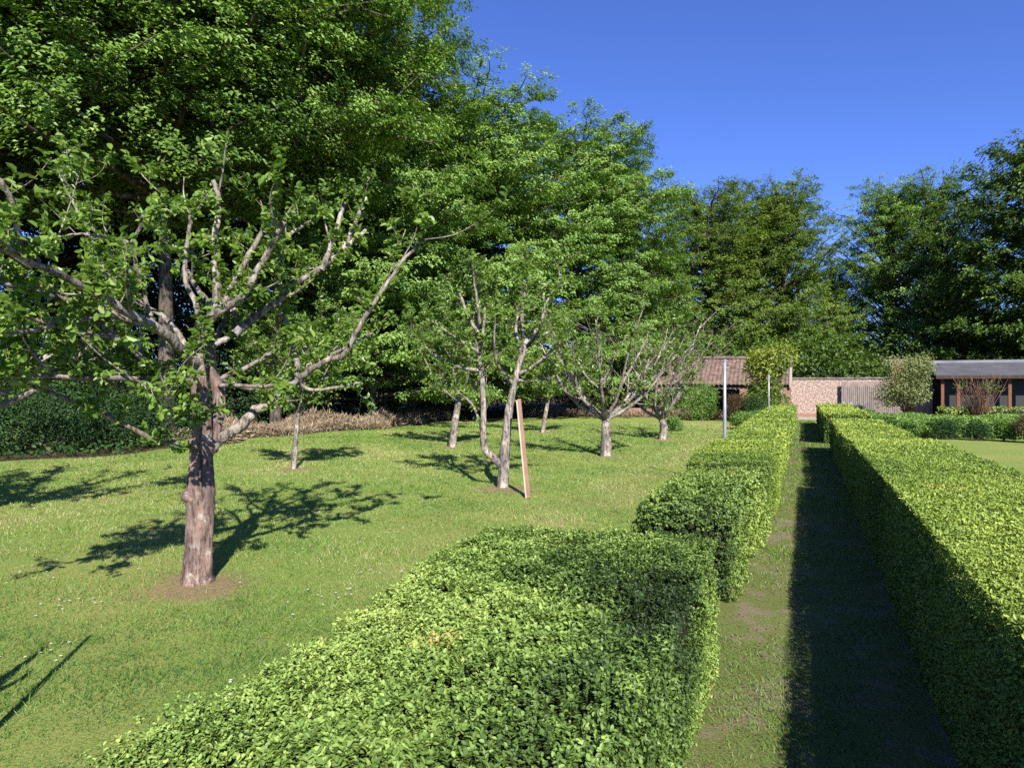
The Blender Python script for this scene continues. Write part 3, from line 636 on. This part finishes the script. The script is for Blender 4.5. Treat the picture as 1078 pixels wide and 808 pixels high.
# dark understorey along the wood edge
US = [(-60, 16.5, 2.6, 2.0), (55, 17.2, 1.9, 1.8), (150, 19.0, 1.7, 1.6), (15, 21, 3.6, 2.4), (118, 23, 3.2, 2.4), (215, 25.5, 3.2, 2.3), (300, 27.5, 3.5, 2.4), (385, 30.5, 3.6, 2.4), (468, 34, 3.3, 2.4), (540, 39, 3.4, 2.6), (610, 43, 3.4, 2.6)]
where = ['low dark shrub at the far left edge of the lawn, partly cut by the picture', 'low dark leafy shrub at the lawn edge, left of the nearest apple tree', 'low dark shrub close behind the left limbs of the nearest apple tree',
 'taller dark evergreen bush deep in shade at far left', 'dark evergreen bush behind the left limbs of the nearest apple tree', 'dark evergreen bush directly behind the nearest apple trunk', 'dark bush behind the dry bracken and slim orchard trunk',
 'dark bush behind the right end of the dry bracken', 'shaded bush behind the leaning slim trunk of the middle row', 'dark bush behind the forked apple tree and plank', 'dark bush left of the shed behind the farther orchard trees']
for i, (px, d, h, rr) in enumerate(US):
    shrub(2000+i*7, h, rr, 9000 if i > 2 else 8000, .10 if i > 2 else .075, 'ever_shaded', 'evergreen_shrub' , where[i], 'shrub', px, d, 'shrubs under the wood edge', 12, 6)
shrub(2100, 1.7, 1.7, 7000, .09, 'brownleaf', 'bronze_shrub', 'brownish green shrub at the back of the lawn behind the third apple trunk', 'shrub', 640, 38.5, None, 10)
shrub(2107, 2.1, 1.9, 8000, .09, 'herb', 'leafy_shrub', 'mid green shrub at the back of the lawn right of the fourth apple trunk', 'shrub', 706, 37.0, None, 10)
# around the shed
shrub(2200, 1.75, 1.3, 7000, .08, 'herb', 'leafy_shrub', 'bright green shrub growing before the left half of the tiled shed', 'shrub', 738, 33.5, None, 10)
shrub(2210, 1.5, .75, 4500, .05, 'brownleaf', 'bronze_shrub', 'small rusty brown shrub before the shed between the two steel posts', 'shrub', 774, 32.5, None, 7)
shrub(2220, 4.1, 1.45, 7500, .13, 'lime', 'golden_shrub', 'tall golden leaved shrub before the tiled shed roof', 'shrub', 806, 32.0, None, 12, 6, up=.8)
shrub(2230, 1.35, 1.3, 7000, .06, 'ever_shaded', 'evergreen_shrub', 'dark green shrub under the golden one before the shed', 'shrub', 795, 31.0, None, 9)
shrub(2240, .62, .95, 7000, .055, 'herb', 'low_shrub', 'low glossy green shrub beside the long hedge near the first steel post', 'shrub', 783, 26.5, None, 7, 4, bottom=.35, sxy=(1.2, 1))
shrub(2245, .62, .9, 6000, .055, 'herb', 'low_shrub', 'low glossy green shrub beside the far hedge, nearer the shed', 'shrub', 800, 29.5, None, 7, 4, bottom=.35)
shrub(2250, .5, .55, 2500, .06, 'herb', 'low_shrub', 'small bright green clump at the foot of the fourth apple trunk', 'shrub', 708, 26.0, None, 6, 4, bottom=.4)
shrub(2252, .55, .8, 4000, .07, 'brownleaf', 'bronze_shrub', 'low reddish clump at the back edge of the lawn left of the shed', 'shrub', 745, 34.2, None, 6, 4, bottom=.35)
# right of the path
shrub(2300, 3.6, 1.35, 7500, .095, 'pale', 'variegated_shrub', 'tall pale yellow green shrub with pinkish stems before the brick wall', 'shrub', 958, 29.5, None, 13, 14, 'bark_red', bottom=.3, shell=.6, up=.9)
# bare reddish shrub
bs = thing('bare_shrub', 'almost leafless reddish brown shrub of upright twigs before the pavilion', 'shrub', (*G(1030, 28.0), 0))
r = rg(55); T = Tubes(); q, nn_, dd_ = [], [], []
for i in range(60):
    a = r.uniform(0, 2*PI); l = r.uniform(1.3, 2.3); sp = r.uniform(.1, .55)
    e = np.array([math.cos(a)*sp*l, math.sin(a)*sp*l, l]); m_ = e*.5+r.normal(0, .06, 3)
    ln, rd = smooth_line([[r.normal(0, .08), r.normal(0, .08), 0], m_, e], [.018, .012, .005], 4); T.add(ln, rd, 4)
    for k in range(3):
        b0 = ln[r.integers(3, 8)]; T.add([b0, b0+np.array([r.normal(0, .15), r.normal(0, .15), r.uniform(.2, .45)])], [.007, .003], 3)
    if i % 4 == 0:
        c = ln[-3]; k = 26; q.append(c+r.normal(0, .13, (k, 3)))
obj('stems', T.mesh('stems'), M['bark_red'], bs); q = np.vstack(q); k = len(q)
obj('foliage', leaves('foliage', q, r.normal(size=(k, 3))+[0, 0, .6], r.normal(size=(k, 3)), .07, .04, r.uniform(.3, .8, k)), M['herb'], bs)
# planted bed at right: low bright mass plus mounds along its front
hedge('low_hedge', 'broad low bright green bed hedge beyond the right lawn', 2.35, 15.5, 25.9, 31.5, .5, 800, 'herb', cat='hedge', lump=.06, lai=2.8, rsmooth=.15, px_size=.0034, tint=.4, skip_left=True)
hedge('low_hedge', 'narrow low clipped hedge in front of the pavilion', 5.3, 15.5, 33.2, 34.0, .78, 820, 'boxfar', cat='hedge', lump=.05, lai=1.8, rsmooth=.12, px_size=.0034)
hedge('low_hedge', 'low shaggy green edging running along the far side of the right hedge', 1.95, 2.8, 25.2, 34.5, .56, 840, 'herb', cat='hedge', lump=.07, lai=1.8, rsmooth=.18, px_size=.0034)
mounds = [(3.15, 25.7, .55, .5, 'herb', 'leafy green mound at the left end of the bed beyond the right lawn'), (4.05, 25.2, .62, .55, 'ever_shaded', 'dark green mound second from the left along the bed front'),
 (4.95, 25.1, .55, .5, 'ever_shaded', 'low dark mound in the middle of the bed front beyond the right lawn'), (5.6, 24.9, .66, .45, 'herb', 'green mound between two dark ones along the bed front'),
 (6.2, 24.5, .85, .6, 'brownleaf', 'bronze purple shrub at the front of the bed near the right edge'), (7.2, 24.2, .62, .6, 'herb', 'green mound at the right edge of the picture, beyond the bronze shrub')]
for i, (x, y, h, rr, mt, lb) in enumerate(mounds): shrub(2400+i*9, h, rr, 3500, .05, mt, 'bedding_shrub', lb, 'shrub', 0, 0, 'shrubs along the front of the right bed', 6, 4, bottom=.4, xy=(x, y))
# white flowers near the palings
r = rg(61); n = 700; c = np.array([*G(902, 31.5), 0]); q = c+np.stack([r.normal(0, .45, n), r.normal(0, .3, n), r.uniform(.45, .95, n)], 1)
fl = tag(obj('white_flowers', leaves('white_flowers', q-c, r.normal(size=(n, 3))+[0, 0, 1], r.normal(size=(n, 3)), .035, .03, np.full(n, .5)), M['petal'], None, c), 'small cloud of white flowers behind the right hedge below the paling fence', 'flowers', kind='stuff')
shrub(2500, .8, .75, 4500, .05, 'herb', 'flowering_shrub', 'green shrub carrying white flowers behind the far right hedge', 'shrub', 902, 31.5, None, 7, 4, bottom=.4)

# dry bracken along the lawn edge, under the wood
r = rg(71); n = 26000
yy = 13.5+ (30.5-13.5)*r.uniform(0, 1, n); xx = edge_x(yy)-.25-1.5*r.uniform(0, 1, n)**1.2
keep = VN(72, .8)(np.stack([xx, yy, 0*xx], 1)) > -1.2; xx, yy = xx[keep], yy[keep]; n = len(xx)
hh = .5*np.exp(-((xx-edge_x(yy)+.9)/.75)**2)*(1+.3*VN(73, 1.2)(np.stack([xx, yy, 0*xx], 1)))
q = np.stack([xx, yy, hh*r.uniform(0, 1, n)], 1)
lf = r.uniform(.12, .32, n)
tag(obj('dry_bracken', leaves('dry_bracken', q, r.normal(size=(n, 3))+[.3, -.4, .3], r.normal(0, 1, (n, 3))+[0, 0, .7], lf, lf*.1, np.clip(r.normal(.55, .22, n), 0, 1)), M['straw']), 'bank of dry tan bracken and dead grass along the wood edge', 'dry bracken', kind='stuff')
# ivy and ground cover on the wood floor
r = rg(81); n = 24000; yy = r.uniform(6, 40, n); xx = edge_x(yy)-.2-r.uniform(0, 9, n); q = np.stack([xx, yy, r.uniform(0, .35, n)**1.3], 1)
tag(obj('woodland_ground_cover', leaves('woodland_ground_cover', q, r.normal(0, .6, (n, 3))+[0, 0, 1], r.normal(size=(n, 3)), .11, .08, r.uniform(size=n)), M['ever_shaded']), 'dark ivy and weeds on the shaded woodland floor', 'ground cover', kind='stuff')
r = rg(83); n = 9000; xx = r.uniform(-14, -1.8, n); q = np.stack([xx, back_y(xx)-.2+r.uniform(-.3, 1.5, n), r.uniform(0, .3, n)], 1)
tag(obj('dry_grass', leaves('dry_grass', q, r.normal(size=(n, 3)), r.normal(0, .5, (n, 3))+[0, 0, 1], .2, .025, np.clip(r.normal(.4, .25, n), 0, 1)), M['straw']), 'rough dry grass along the back edge of the lawn', 'dry grass', kind='stuff')

# ------------------------------------------------------------------ orchard trees
def rosettes(r, pts, axes, k, leafL, spread=.02):
    """k leaves round each spur"""
    n = len(pts); q = np.repeat(pts, k, 0)+r.normal(0, spread, (n*k, 3)); ax = np.repeat(axes, k, 0)
    rad = norm(np.cross(ax, r.normal(size=(n*k, 3)))); d = rad+ax*r.uniform(.1, .9, (n*k, 1))+np.array([0, 0, -.1])
    nr = ax*.9-rad*.45+r.normal(0, .3, (n*k, 3))+np.array([0, 0, .35]); lf = leafL*r.uniform(.6, 1.25, n*k)
    return q, nr, d, lf
def apple(seed, label, base, trunk, limbs, twig_per_m, leafL, leafk, barkmat='bark_apple', twigL=(.18, .5), oval=False, name='apple_tree', group='apple trees in the orchard', trunk_seg=14, bareness=.0, upbias=.5, blossom=0, density_fn=None, sub=True, minr=.0):
    """trunk and limbs: lists of (points, radii) in world space"""
    r = rg(seed); base = np.array(base, float); t = thing(name, label, 'tree', tuple(base), 0, group)
    T = Tubes()
    for pts, rad in trunk:
        l, rd = smooth_line(pts, rad, 12 if trunk_seg > 20 else 6); T.add(l-base, rd, trunk_seg, .11 if trunk_seg > 20 else .09, seed)
    obj('trunk', T.mesh('trunk'), M[barkmat], t)
    LT = Tubes(); TW = LT; sp, sa = [], []
    allimbs = []
    for pts, rad in limbs:
        l, rd = smooth_line(pts, rad, 5); l[1:-1] += r.normal(0, .16, l[1:-1].shape)*rd[1:-1, None]
        LT.add(l-base, rd, 8, .05, seed+3); allimbs.append((l, rd, 1.0))
        if sub:
            tot = np.linalg.norm(np.diff(l, axis=0), axis=1).sum()
            for _ in range(int(tot*1.6)):
                i = r.integers(len(l)//3, len(l)); o = l[i]; dirl = norm(l[min(i+1, len(l)-1)]-l[max(i-2, 0)]); d0 = norm(dirl*.6+r.normal(0, .6, 3)+[0, 0, upbias])
                ll = r.uniform(.35, .8)*min(1, .5+tot*.4); p1 = o+d0*ll*.5; p2 = p1+norm(d0+r.normal(0, .3, 3)+[0, 0, .15])*ll*.5
                l2, r2 = smooth_line([o, p1, p2], [max(rd[i]*.5, .006), max(rd[i]*.36, .005), .004], 4); LT.add(l2-base, r2, 6, .08, seed+5); allimbs.append((l2, r2, .9))
    for l, rd, wgt in allimbs:
        seg = np.linalg.norm(np.diff(l, axis=0), axis=1); tot = seg.sum(); nt_ = max(2, int(tot*twig_per_m*r.uniform(.7, 1.3)))
        for _ in range(nt_):
            i = int(np.clip(r.beta(1.7, 1.0)*len(l), 0, len(l)-1)); o = l[i]
            if rd[i] > .05 and r.uniform() < .75: continue
            if density_fn is not None and r.uniform() > density_fn(o): continue
            dirl = norm(l[min(i+1, len(l)-1)]-l[max(i-1, 0)]); d0 = norm(dirl*.35+r.normal(0, .65, 3)+[0, 0, upbias])
            ll = r.uniform(*twigL); p1 = o+d0*ll*.5; p2 = p1+norm(d0+r.normal(0, .35, 3)+[0, 0, .1])*ll*.5
            l2, r2 = smooth_line([o, p1, p2], [.0045, .0035, .0022], 3); TW.add(l2-base, r2, 3, 0, 0, False)
            if r.uniform() < bareness: continue
            for j in (1, 2, 3, 4, 5, 6):
                if r.uniform() < .72: sp.append(l2[min(j, len(l2)-1)]); sa.append(norm(norm(l2[-1]-l2[0])+r.normal(0, .7, 3)+[0, 0, .4]))
    obj('limbs', LT.mesh('limbs'), M['bark_apple'], t)
    sp = np.array(sp); sa = np.array(sa); q, nr, d, lf = rosettes(r, sp-base, sa, leafk, leafL)
    cl = VN(seed+9, 2.2)(q)
    rn = np.clip(.48+.14*cl+r.normal(0, .17, len(q)), 0, 1)
    obj('crown', leaves('crown', q, nr, d, lf, lf*.6, rn, oval=oval, fold=.22, curl=.2), M['apple'], t)
    if blossom:
        ix = r.choice(len(sp), blossom, replace=False); ql = []; nl = []; dl = []
        for i in ix:
            for f in range(3):
                c = sp[i]-base+r.normal(0, .02, 3)+[0, 0, .02]; ax = norm(r.normal(0, .5, 3)+[0, 0, 1])
                for k in range(5):
                    a = 2*PI*k/5; e1 = norm(np.cross(ax, [1, .2, 0])); e2 = np.cross(ax, e1); ql.append(c); dl.append(e1*math.cos(a)+e2*math.sin(a)); nl.append(ax)
        obj('blossom', leaves('blossom', np.array(ql), np.array(nl), np.array(dl), .017, .014, np.full(len(ql), .5), curl=-.1), M['petal'], t)
    return t
def surv(pts, d0, dd=0.0, rpx=(4, 2), pw=1.0):
    """limb measured from the photograph; depth runs from d0 to d0+dd along it"""
    n = len(pts); s = np.linspace(0, 1, n); out = []; rad = []
    for (u, v), k in zip(pts, s):
        d = d0+dd*k**pw; out.append(P(u, v, d)); rad.append((rpx[0]*(1-k)+rpx[1]*k)/F*d)
    return (np.array(out), np.array(rad))
D = 5.79
b1 = P(208, 612, D); b1[2] = 0
tr1 = [(np.array([P(208, 618, D), P(208, 606, D), P(209, 575, D), P(210, 545, D), P(211, 515, D), P(212, 485, D), P(213, 462, D)]), np.array([19.5, 15.0, 12.8, 13.2, 14.4, 11.6, 12.4])/F*D),
       (np.array([P(212, 480, D), P(213, 455, D-.02), P(212, 430, D-.05), P(209, 405, D-.08), P(206, 378, D-.1)]), np.array([11.0, 9.4, 8.2, 8.0, 7.4])/F*D),
       (np.array([P(216, 474, D+.02), P(225, 450, D+.10), P(230, 428, D+.14), P(229, 408, D+.16), P(222, 388, D+.15), P(222, 360, D+.15)]), np.array([9, 7.5, 6.5, 6.2, 5.6, 5.])/F*D),
       (np.array([P(214, 528, D-.02), P(203, 523, D-.05), P(194, 521, D-.08), P(191, 520, D-.09)]), np.array([9, 8, 6, 2.5])/F*D)]
L1 = [
 surv([(208, 384), (190, 366), (165, 346), (130, 326), (98, 306), (62, 288), (25, 272), (-40, 240)], D-.1, -1.9, (7.5, 4)),
 surv([(206, 402), (190, 396), (165, 387), (140, 370), (122, 357), (98, 334), (70, 312), (30, 296), (-20, 280)], D-.08, -1.1, (6.5, 3.0)),
 surv([(168, 388), (152, 386), (137, 384), (112, 377)], D-.3, -.2, (3.5, 1.8)),
 surv([(207, 380), (213, 352), (232, 322), (246, 300), (254, 282), (278, 240)], D-.1, .25, (8.5, 3.0)),
 surv([(228, 328), (227, 285), (226, 250), (230, 214), (224, 190)], D, .2, (5.5, 3.0)),
 surv([(240, 322), (257, 310), (272, 282), (287, 255), (298, 233)], D, -.25, (5.5, 3.6)),
 surv([(222, 364), (243, 352), (246, 330), (246, 304)], D+.1, .3, (4.5, 2.5)),
 surv([(246, 352), (262, 338), (275, 328), (295, 315), (305, 302), (340, 280), (357, 266), (385, 242)], D+.15, .45, (6, 2.6)),
 surv([(338, 284), (346, 264), (353, 243), (362, 212)], D+.45, .1, (4.2, 3.0)),
 surv([(357, 266), (368, 248), (376, 228), (382, 206)], D+.5, .3, (3.4, 2.2)),
 surv([(219, 474), (232, 462), (250, 450), (275, 428), (298, 413), (312, 400)], D+.03, .35, (8, 5.5)),
 surv([(308, 404), (313, 387), (307, 365), (307, 350), (290, 318), (295, 300), (290, 270)], D+.35, .6, (4.2, 2.2)),
 surv([(305, 408), (318, 396), (332, 386), (347, 378), (362, 374), (375, 350), (390, 325), (406, 300), (424, 274), (446, 252)], D+.35, -.3, (5, 1.8)),
 surv([(225, 400), (252, 390), (280, 375), (300, 360), (316, 346)], D+.2, .5, (3.8, 1.6)),
 surv([(226, 408), (240, 405), (275, 407), (296, 403)], D+.2, -.6, (3.4, 1.8)),
 surv([(282, 383), (302, 377), (332, 362)], D+.5, .4, (3, 1.6)),
 surv([(312, 402), (328, 410), (356, 407), (380, 402)], D+.3, .3, (2.8, 1.2)),
 surv([(208, 462), (186, 467), (166, 464), (132, 447), (100, 432), (60, 416), (30, 405)], D, -.9, (3.6, 2.8)),
 surv([(213, 345), (207, 322), (194, 290), (197, 257), (200, 230), (193, 221), (173, 212), (154, 211)], D, .3, (4.0, 1.3)),
 surv([(163, 344), (152, 312), (143, 280), (137, 256), (107, 249), (80, 246), (47, 252)], D-.5, -.3, (3.4, 1.2)),
 surv([(137, 257), (147, 238), (150, 226)], D-.65, 0, (2.6, 1.6)),
 surv([(40, 276), (20, 250), (14, 216), (0, 188)], D-1.6, -.3, (4.2, 3.2)),
 surv([(30, 282), (0, 262), (-40, 240)], D-1.4, -.4, (4.0, 3)),
 surv([(145, 368), (150, 345), (152, 325)], D-.5, .2, (3, 2)),
 surv([(120, 355), (60, 345), (20, 330), (-30, 322)], D-.8, -.8, (3, 2)),
 surv([(206, 392), (180, 340), (120, 300), (90, 240), (62, 184)], D, .8, (4, 1.2)),
 surv([(205, 400), (150, 410), (90, 395), (40, 385), (-10, 380)], D-.1, -1.3, (3.8, 1.6)),
 surv([(196, 398), (140, 398), (60, 396), (-50, 380), (-150, 366)], D-.1, -1.9, (4.5, 2)),
 surv([(165, 348), (90, 322), (10, 300), (-90, 282), (-170, 275)], D-.4, -2.0, (5, 2)),
 surv([(130, 326), (70, 340), (0, 352), (-70, 350)], D-.6, -1.6, (3.5, 1.6)),
 surv([(211, 408), (202, 396), (190, 400), (178, 414)], D-.1, -1.0, (3.2, 1.5)),  # limb added so that its leaves shade the upper trunk
 surv([(213, 440), (208, 430), (201, 432), (196, 444)], D-.1, -.45, (2.4, 1.2)),  # second small limb added to dapple the stem with shade
 surv([(230, 330), (205, 300), (190, 270), (165, 240)], D+.2, .9, (4, 1.6)),
 surv([(225, 360), (258, 300), (300, 250), (340, 225)], D+.2, 1.1, (4, 1.6)),
 surv([(225, 395), (262, 408), (300, 395), (350, 372), (392, 350)], D+.2, 1.0, (4, 1.6)),
]
apple(3001, 'big old pruned apple tree with thick peeling trunk in the left foreground', b1, tr1, [(a, b_*.79) for a, b_ in L1], 6.8, .066, 6, 'bark_old', (.12, .36), True, blossom=16, trunk_seg=36, upbias=.55)

D2 = 11.2; b2 = P(530, 513, D2); b2[2] = 0
tr2 = [(np.array([P(529, 516, D2), P(530, 500, D2), P(532, 470, D2), P(535, 438, D2), P(541, 405, D2), P(547, 380, D2)]), np.array([7.0, 6.0, 5.2, 4.5, 3.5, 2.9])/F*D2),
       (np.array([P(529, 490, D2), P(519, 481, D2-.02), P(511, 473, D2-.03), P(509, 462, D2-.03), P(509, 435, D2), P(508, 405, D2+.05), P(505, 375, D2+.1)]), np.array([4.2, 3.8, 3.8, 3.3, 3.0, 2.8, 2.5])/F*D2)]
L2 = [surv([(547, 382), (552, 362), (549, 335), (553, 305), (556, 285)], D2, .1, (3.2, 1.0)),
 surv([(549, 372), (543, 350), (545, 330), (542, 318)], D2, -.2, (2.2, .9)),
 surv([(552, 362), (566, 345), (574, 325), (582, 305), (592, 300)], D2, .5, (2.6, .9)),
 surv([(574, 330), (572, 312), (576, 298)], D2+.2, .1, (1.8, .8)),
 surv([(505, 378), (502, 352), (505, 325), (503, 300), (505, 285)], D2+.1, .1, (2.4, .9)),
 surv([(505, 370), (509, 345), (511, 318), (515, 298)], D2+.1, .4, (2.0, .8)),
 surv([(506, 372), (490, 362), (475, 352), (455, 338)], D2+.1, -.5, (2.2, .8)),
 surv([(507, 390), (480, 385), (455, 372), (440, 355)], D2+.1, .7, (2.2, .8)),
 surv([(543, 395), (562, 385), (585, 365), (600, 350)], D2, -.3, (2.2, .8)),
 surv([(545, 385), (560, 360), (585, 345), (606, 330)], D2, .9, (2.2, .8)),
 surv([(541, 405), (525, 385), (520, 360), (522, 330)], D2, -.7, (2.4, .8)),
 surv([(503, 350), (492, 330), (482, 305), (470, 292)], D2, .3, (2.0, .8)),
 surv([(510, 470), (500, 430), (480, 410)], D2, .5, (1.6, .8)),
 surv([(505, 340), (500, 300), (495, 270)], D2, -.3, (1.6, .7)),
 surv([(540, 400), (570, 400), (590, 390)], D2, .7, (2.2, .8))]
apple(3002, 'forked apple tree with a kinked second stem, beside the leaning plank', b2, tr2, L2, 11, .07, 6, 'bark_apple', (.12, .4), False, trunk_seg=16, upbias=.6)

def fan(seed, px, py, d, top_py, fork_py, rtrunk, spread, nl, lean=0.0, right=0.0, rise=1.0):
    """open vase crown: trunk then nl limbs rising outwards"""
    r = rg(seed); base = P(px, py, d); base[2] = 0; zt = EYE+(HY-top_py)/F*d; zf = EYE+(HY-fork_py)/F*d
    top = base+np.array([lean, r.normal(0, .03), zf]); mid = base+np.array([lean*.3+r.normal(0, .03), 0, zf*.5])
    rr = rtrunk/F*d
    trunk = [(np.array([base-[0, 0, .05], mid, top]), np.array([rr*1.25, rr, rr*.85]))]; limbs = []
    for i in range(nl):
        a = 2*PI*i/nl+r.normal(0, .3); rad = spread*r.uniform(.6, 1.1); h = (zt-zf)*r.uniform(.55, 1.0)*rise
        e = top+np.array([math.cos(a)*rad+right*r.uniform(.5, 1.2), math.sin(a)*rad, h]); m1 = top+np.array([math.cos(a)*rad*.5, math.sin(a)*rad*.5, h*r.uniform(.22, .4)])
        limbs.append((np.array([top-[0, 0, .05], m1, e]), np.array([rr*.5, rr*.3, rr*.11])))
        e2 = m1+np.array([math.cos(a+.8)*rad*.5, math.sin(a+.8)*rad*.5, h*.5]); limbs.append((np.array([m1, (m1+e2)/2+r.normal(0, .05, 3), e2]), np.array([rr*.28, rr*.2, rr*.08])))
        for _ in range(2):   # pale water shoots
            f = r.uniform(.35, .95); o = m1*(1-f)+e*f; e3 = o+np.array([math.cos(a)*.35+right*.4+r.normal(0, .12), math.sin(a)*.35+r.normal(0, .12), r.uniform(.3, .7)])
            limbs.append((np.array([o, (o+e3)/2+r.normal(0, .02, 3), e3]), np.array([rr*.16, rr*.12, rr*.06])))
    return base, trunk, limbs
def fan_tree(seed, label, px, py, d, top, fork, rt, spread, nl, leafL, tpm, leafk=5, bare=.25, **k):
    b, tr, lm = fan(seed, px, py, d, top, fork, rt, spread, nl, **k)
    return apple(seed, label, b, tr, lm, tpm, leafL, leafk, 'bark_apple', (.15, .45), False, bareness=bare)
fan_tree(3003, 'apple tree with a straight grey trunk and fanned bare limbs, third along the row', 638, 480, 16.3, 332, 440, 5.0, 1.75, 9, .08, 5.2, 5, .48)
fan_tree(3004, 'apple tree of pale limbs leaning right towards the shed, fourth along the row', 697, 462, 21.6, 335, 440, 3.8, 1.6, 9, .085, 4.6, 5, .52, right=.75)
fan_tree(3005, 'small very slim orchard tree behind the right limbs of the big apple tree', 309, 494, 13.8, 345, 432, 2.5, 1.25, 6, .075, 11, 6, .05, lean=.15)
fan_tree(3006, 'small leaning orchard tree left of the kinked apple stem, bare soil at its foot', 476, 470, 18.8, 300, 420, 3.5, 1.7, 7, .09, 10, 6, .1, lean=.2)
fan_tree(3007, 'slim pale trunked orchard tree seen just right of the leaning plank', 571, 455, 24.7, 345, 418, 2.0, 1.7, 6, .10, 9, 6, .1, lean=.25)
fan_tree(3008, 'leafy apple tree standing just beyond the left edge, shading the lawn', -52, 548, 8.4, 270, 440, 9, 1.9, 8, .07, 10, 6, .1)
# unseen pronged form, added only for its shadow on the lawn at lower left
st = thing('shadow_prongs', 'unseen two pronged form added beyond the lower left edge to throw the pronged shadow', 'tree', (-3.1, 1.38, 0))
T = Tubes(); T.add(*smooth_line([[0, 0, -.02], [.02, 0, .8], [0, 0, 1.52]], [.022, .02, .014], 5), 8, .05, 2); obj('trunk', T.mesh('trunk'), M['bark_old'], st)
T = Tubes(); T.add(*smooth_line([[0, .0, .15], [-.16, -.12, .5], [-.17, -.13, 1.0], [-.15, -.12, 1.42]], [.025, .042, .036, .01], 5), 8, .12, 5)
T.add(*smooth_line([[-.16, -.12, .9], [-.08, -.1, 1.05], [-.07, -.1, 1.15]], [.025, .02, .012], 3), 6); obj('limbs', T.mesh('limbs'), M['bark_old'], st)

# ------------------------------------------------------------------ leaning plank and steel posts
A = P(556, 525, 10.15); A[2] = 0; B = P(546, 420, 10.75)
pk = thing('wooden_plank', 'long worn red and white plank propped against the forked apple tree', 'plank', tuple(A))
ax = norm(B-A); sd_ = norm(np.cross([-SN, CS, 0], ax)); th = np.cross(sd_, ax)
def plank(o0, w0, w1, t0, t1, L):
    v = []
    for z in (0, L):
        for a_, b_ in ((w0, t0), (w1, t0), (w1, t1), (w0, t1)): v.append(o0+ax*z+sd_*a_+th*b_)
    return Boxes().poly(np.array(v))
Lp = float(np.linalg.norm(B-A))
obj('red_face', plank(np.zeros(3), -.018, .036, -.018, .018, Lp).mesh('red_face'), M['plank_red'], pk)
obj('white_edge', plank(np.zeros(3), -.042, -.020, -.026, .018, Lp-.02).mesh('white_edge'), M['plank_white'], pk)
pl = [(-1.17, 11.3, 2.07, 'galvanised steel post standing in the long clipped hedge, the nearer of two'), (-1.2, 25.4, 2.1, 'galvanised steel post by the golden shrub, the farther of two')]
for i, (u, d, h, lb) in enumerate(pl):
    x, y = G(763 if i == 0 else 809.5, d); t = thing('steel_post', lb, 'post', (x, y, 0), 0, 'steel posts along the left hedge')
    T = Tubes(); T.add(np.array([[0, 0, 0], [0, 0, h*.5], [0, 0, h]]), np.array([.027]*3), 14); obj('tube', T.mesh('tube'), M['steel'], t)
    T = Tubes(); T.add(np.array([[0, 0, h+.001], [0, 0, h+.03]]), np.array([.031, .029]), 14); obj('cap', T.mesh('cap'), M['gutter'], t)
    T = Tubes(); T.add(np.array([[.027, 0, h-.1], [.07, 0, h-.1]]), np.array([.008, .008]), 6); obj('eye_bolt', T.mesh('eye_bolt'), M['steel'], t)
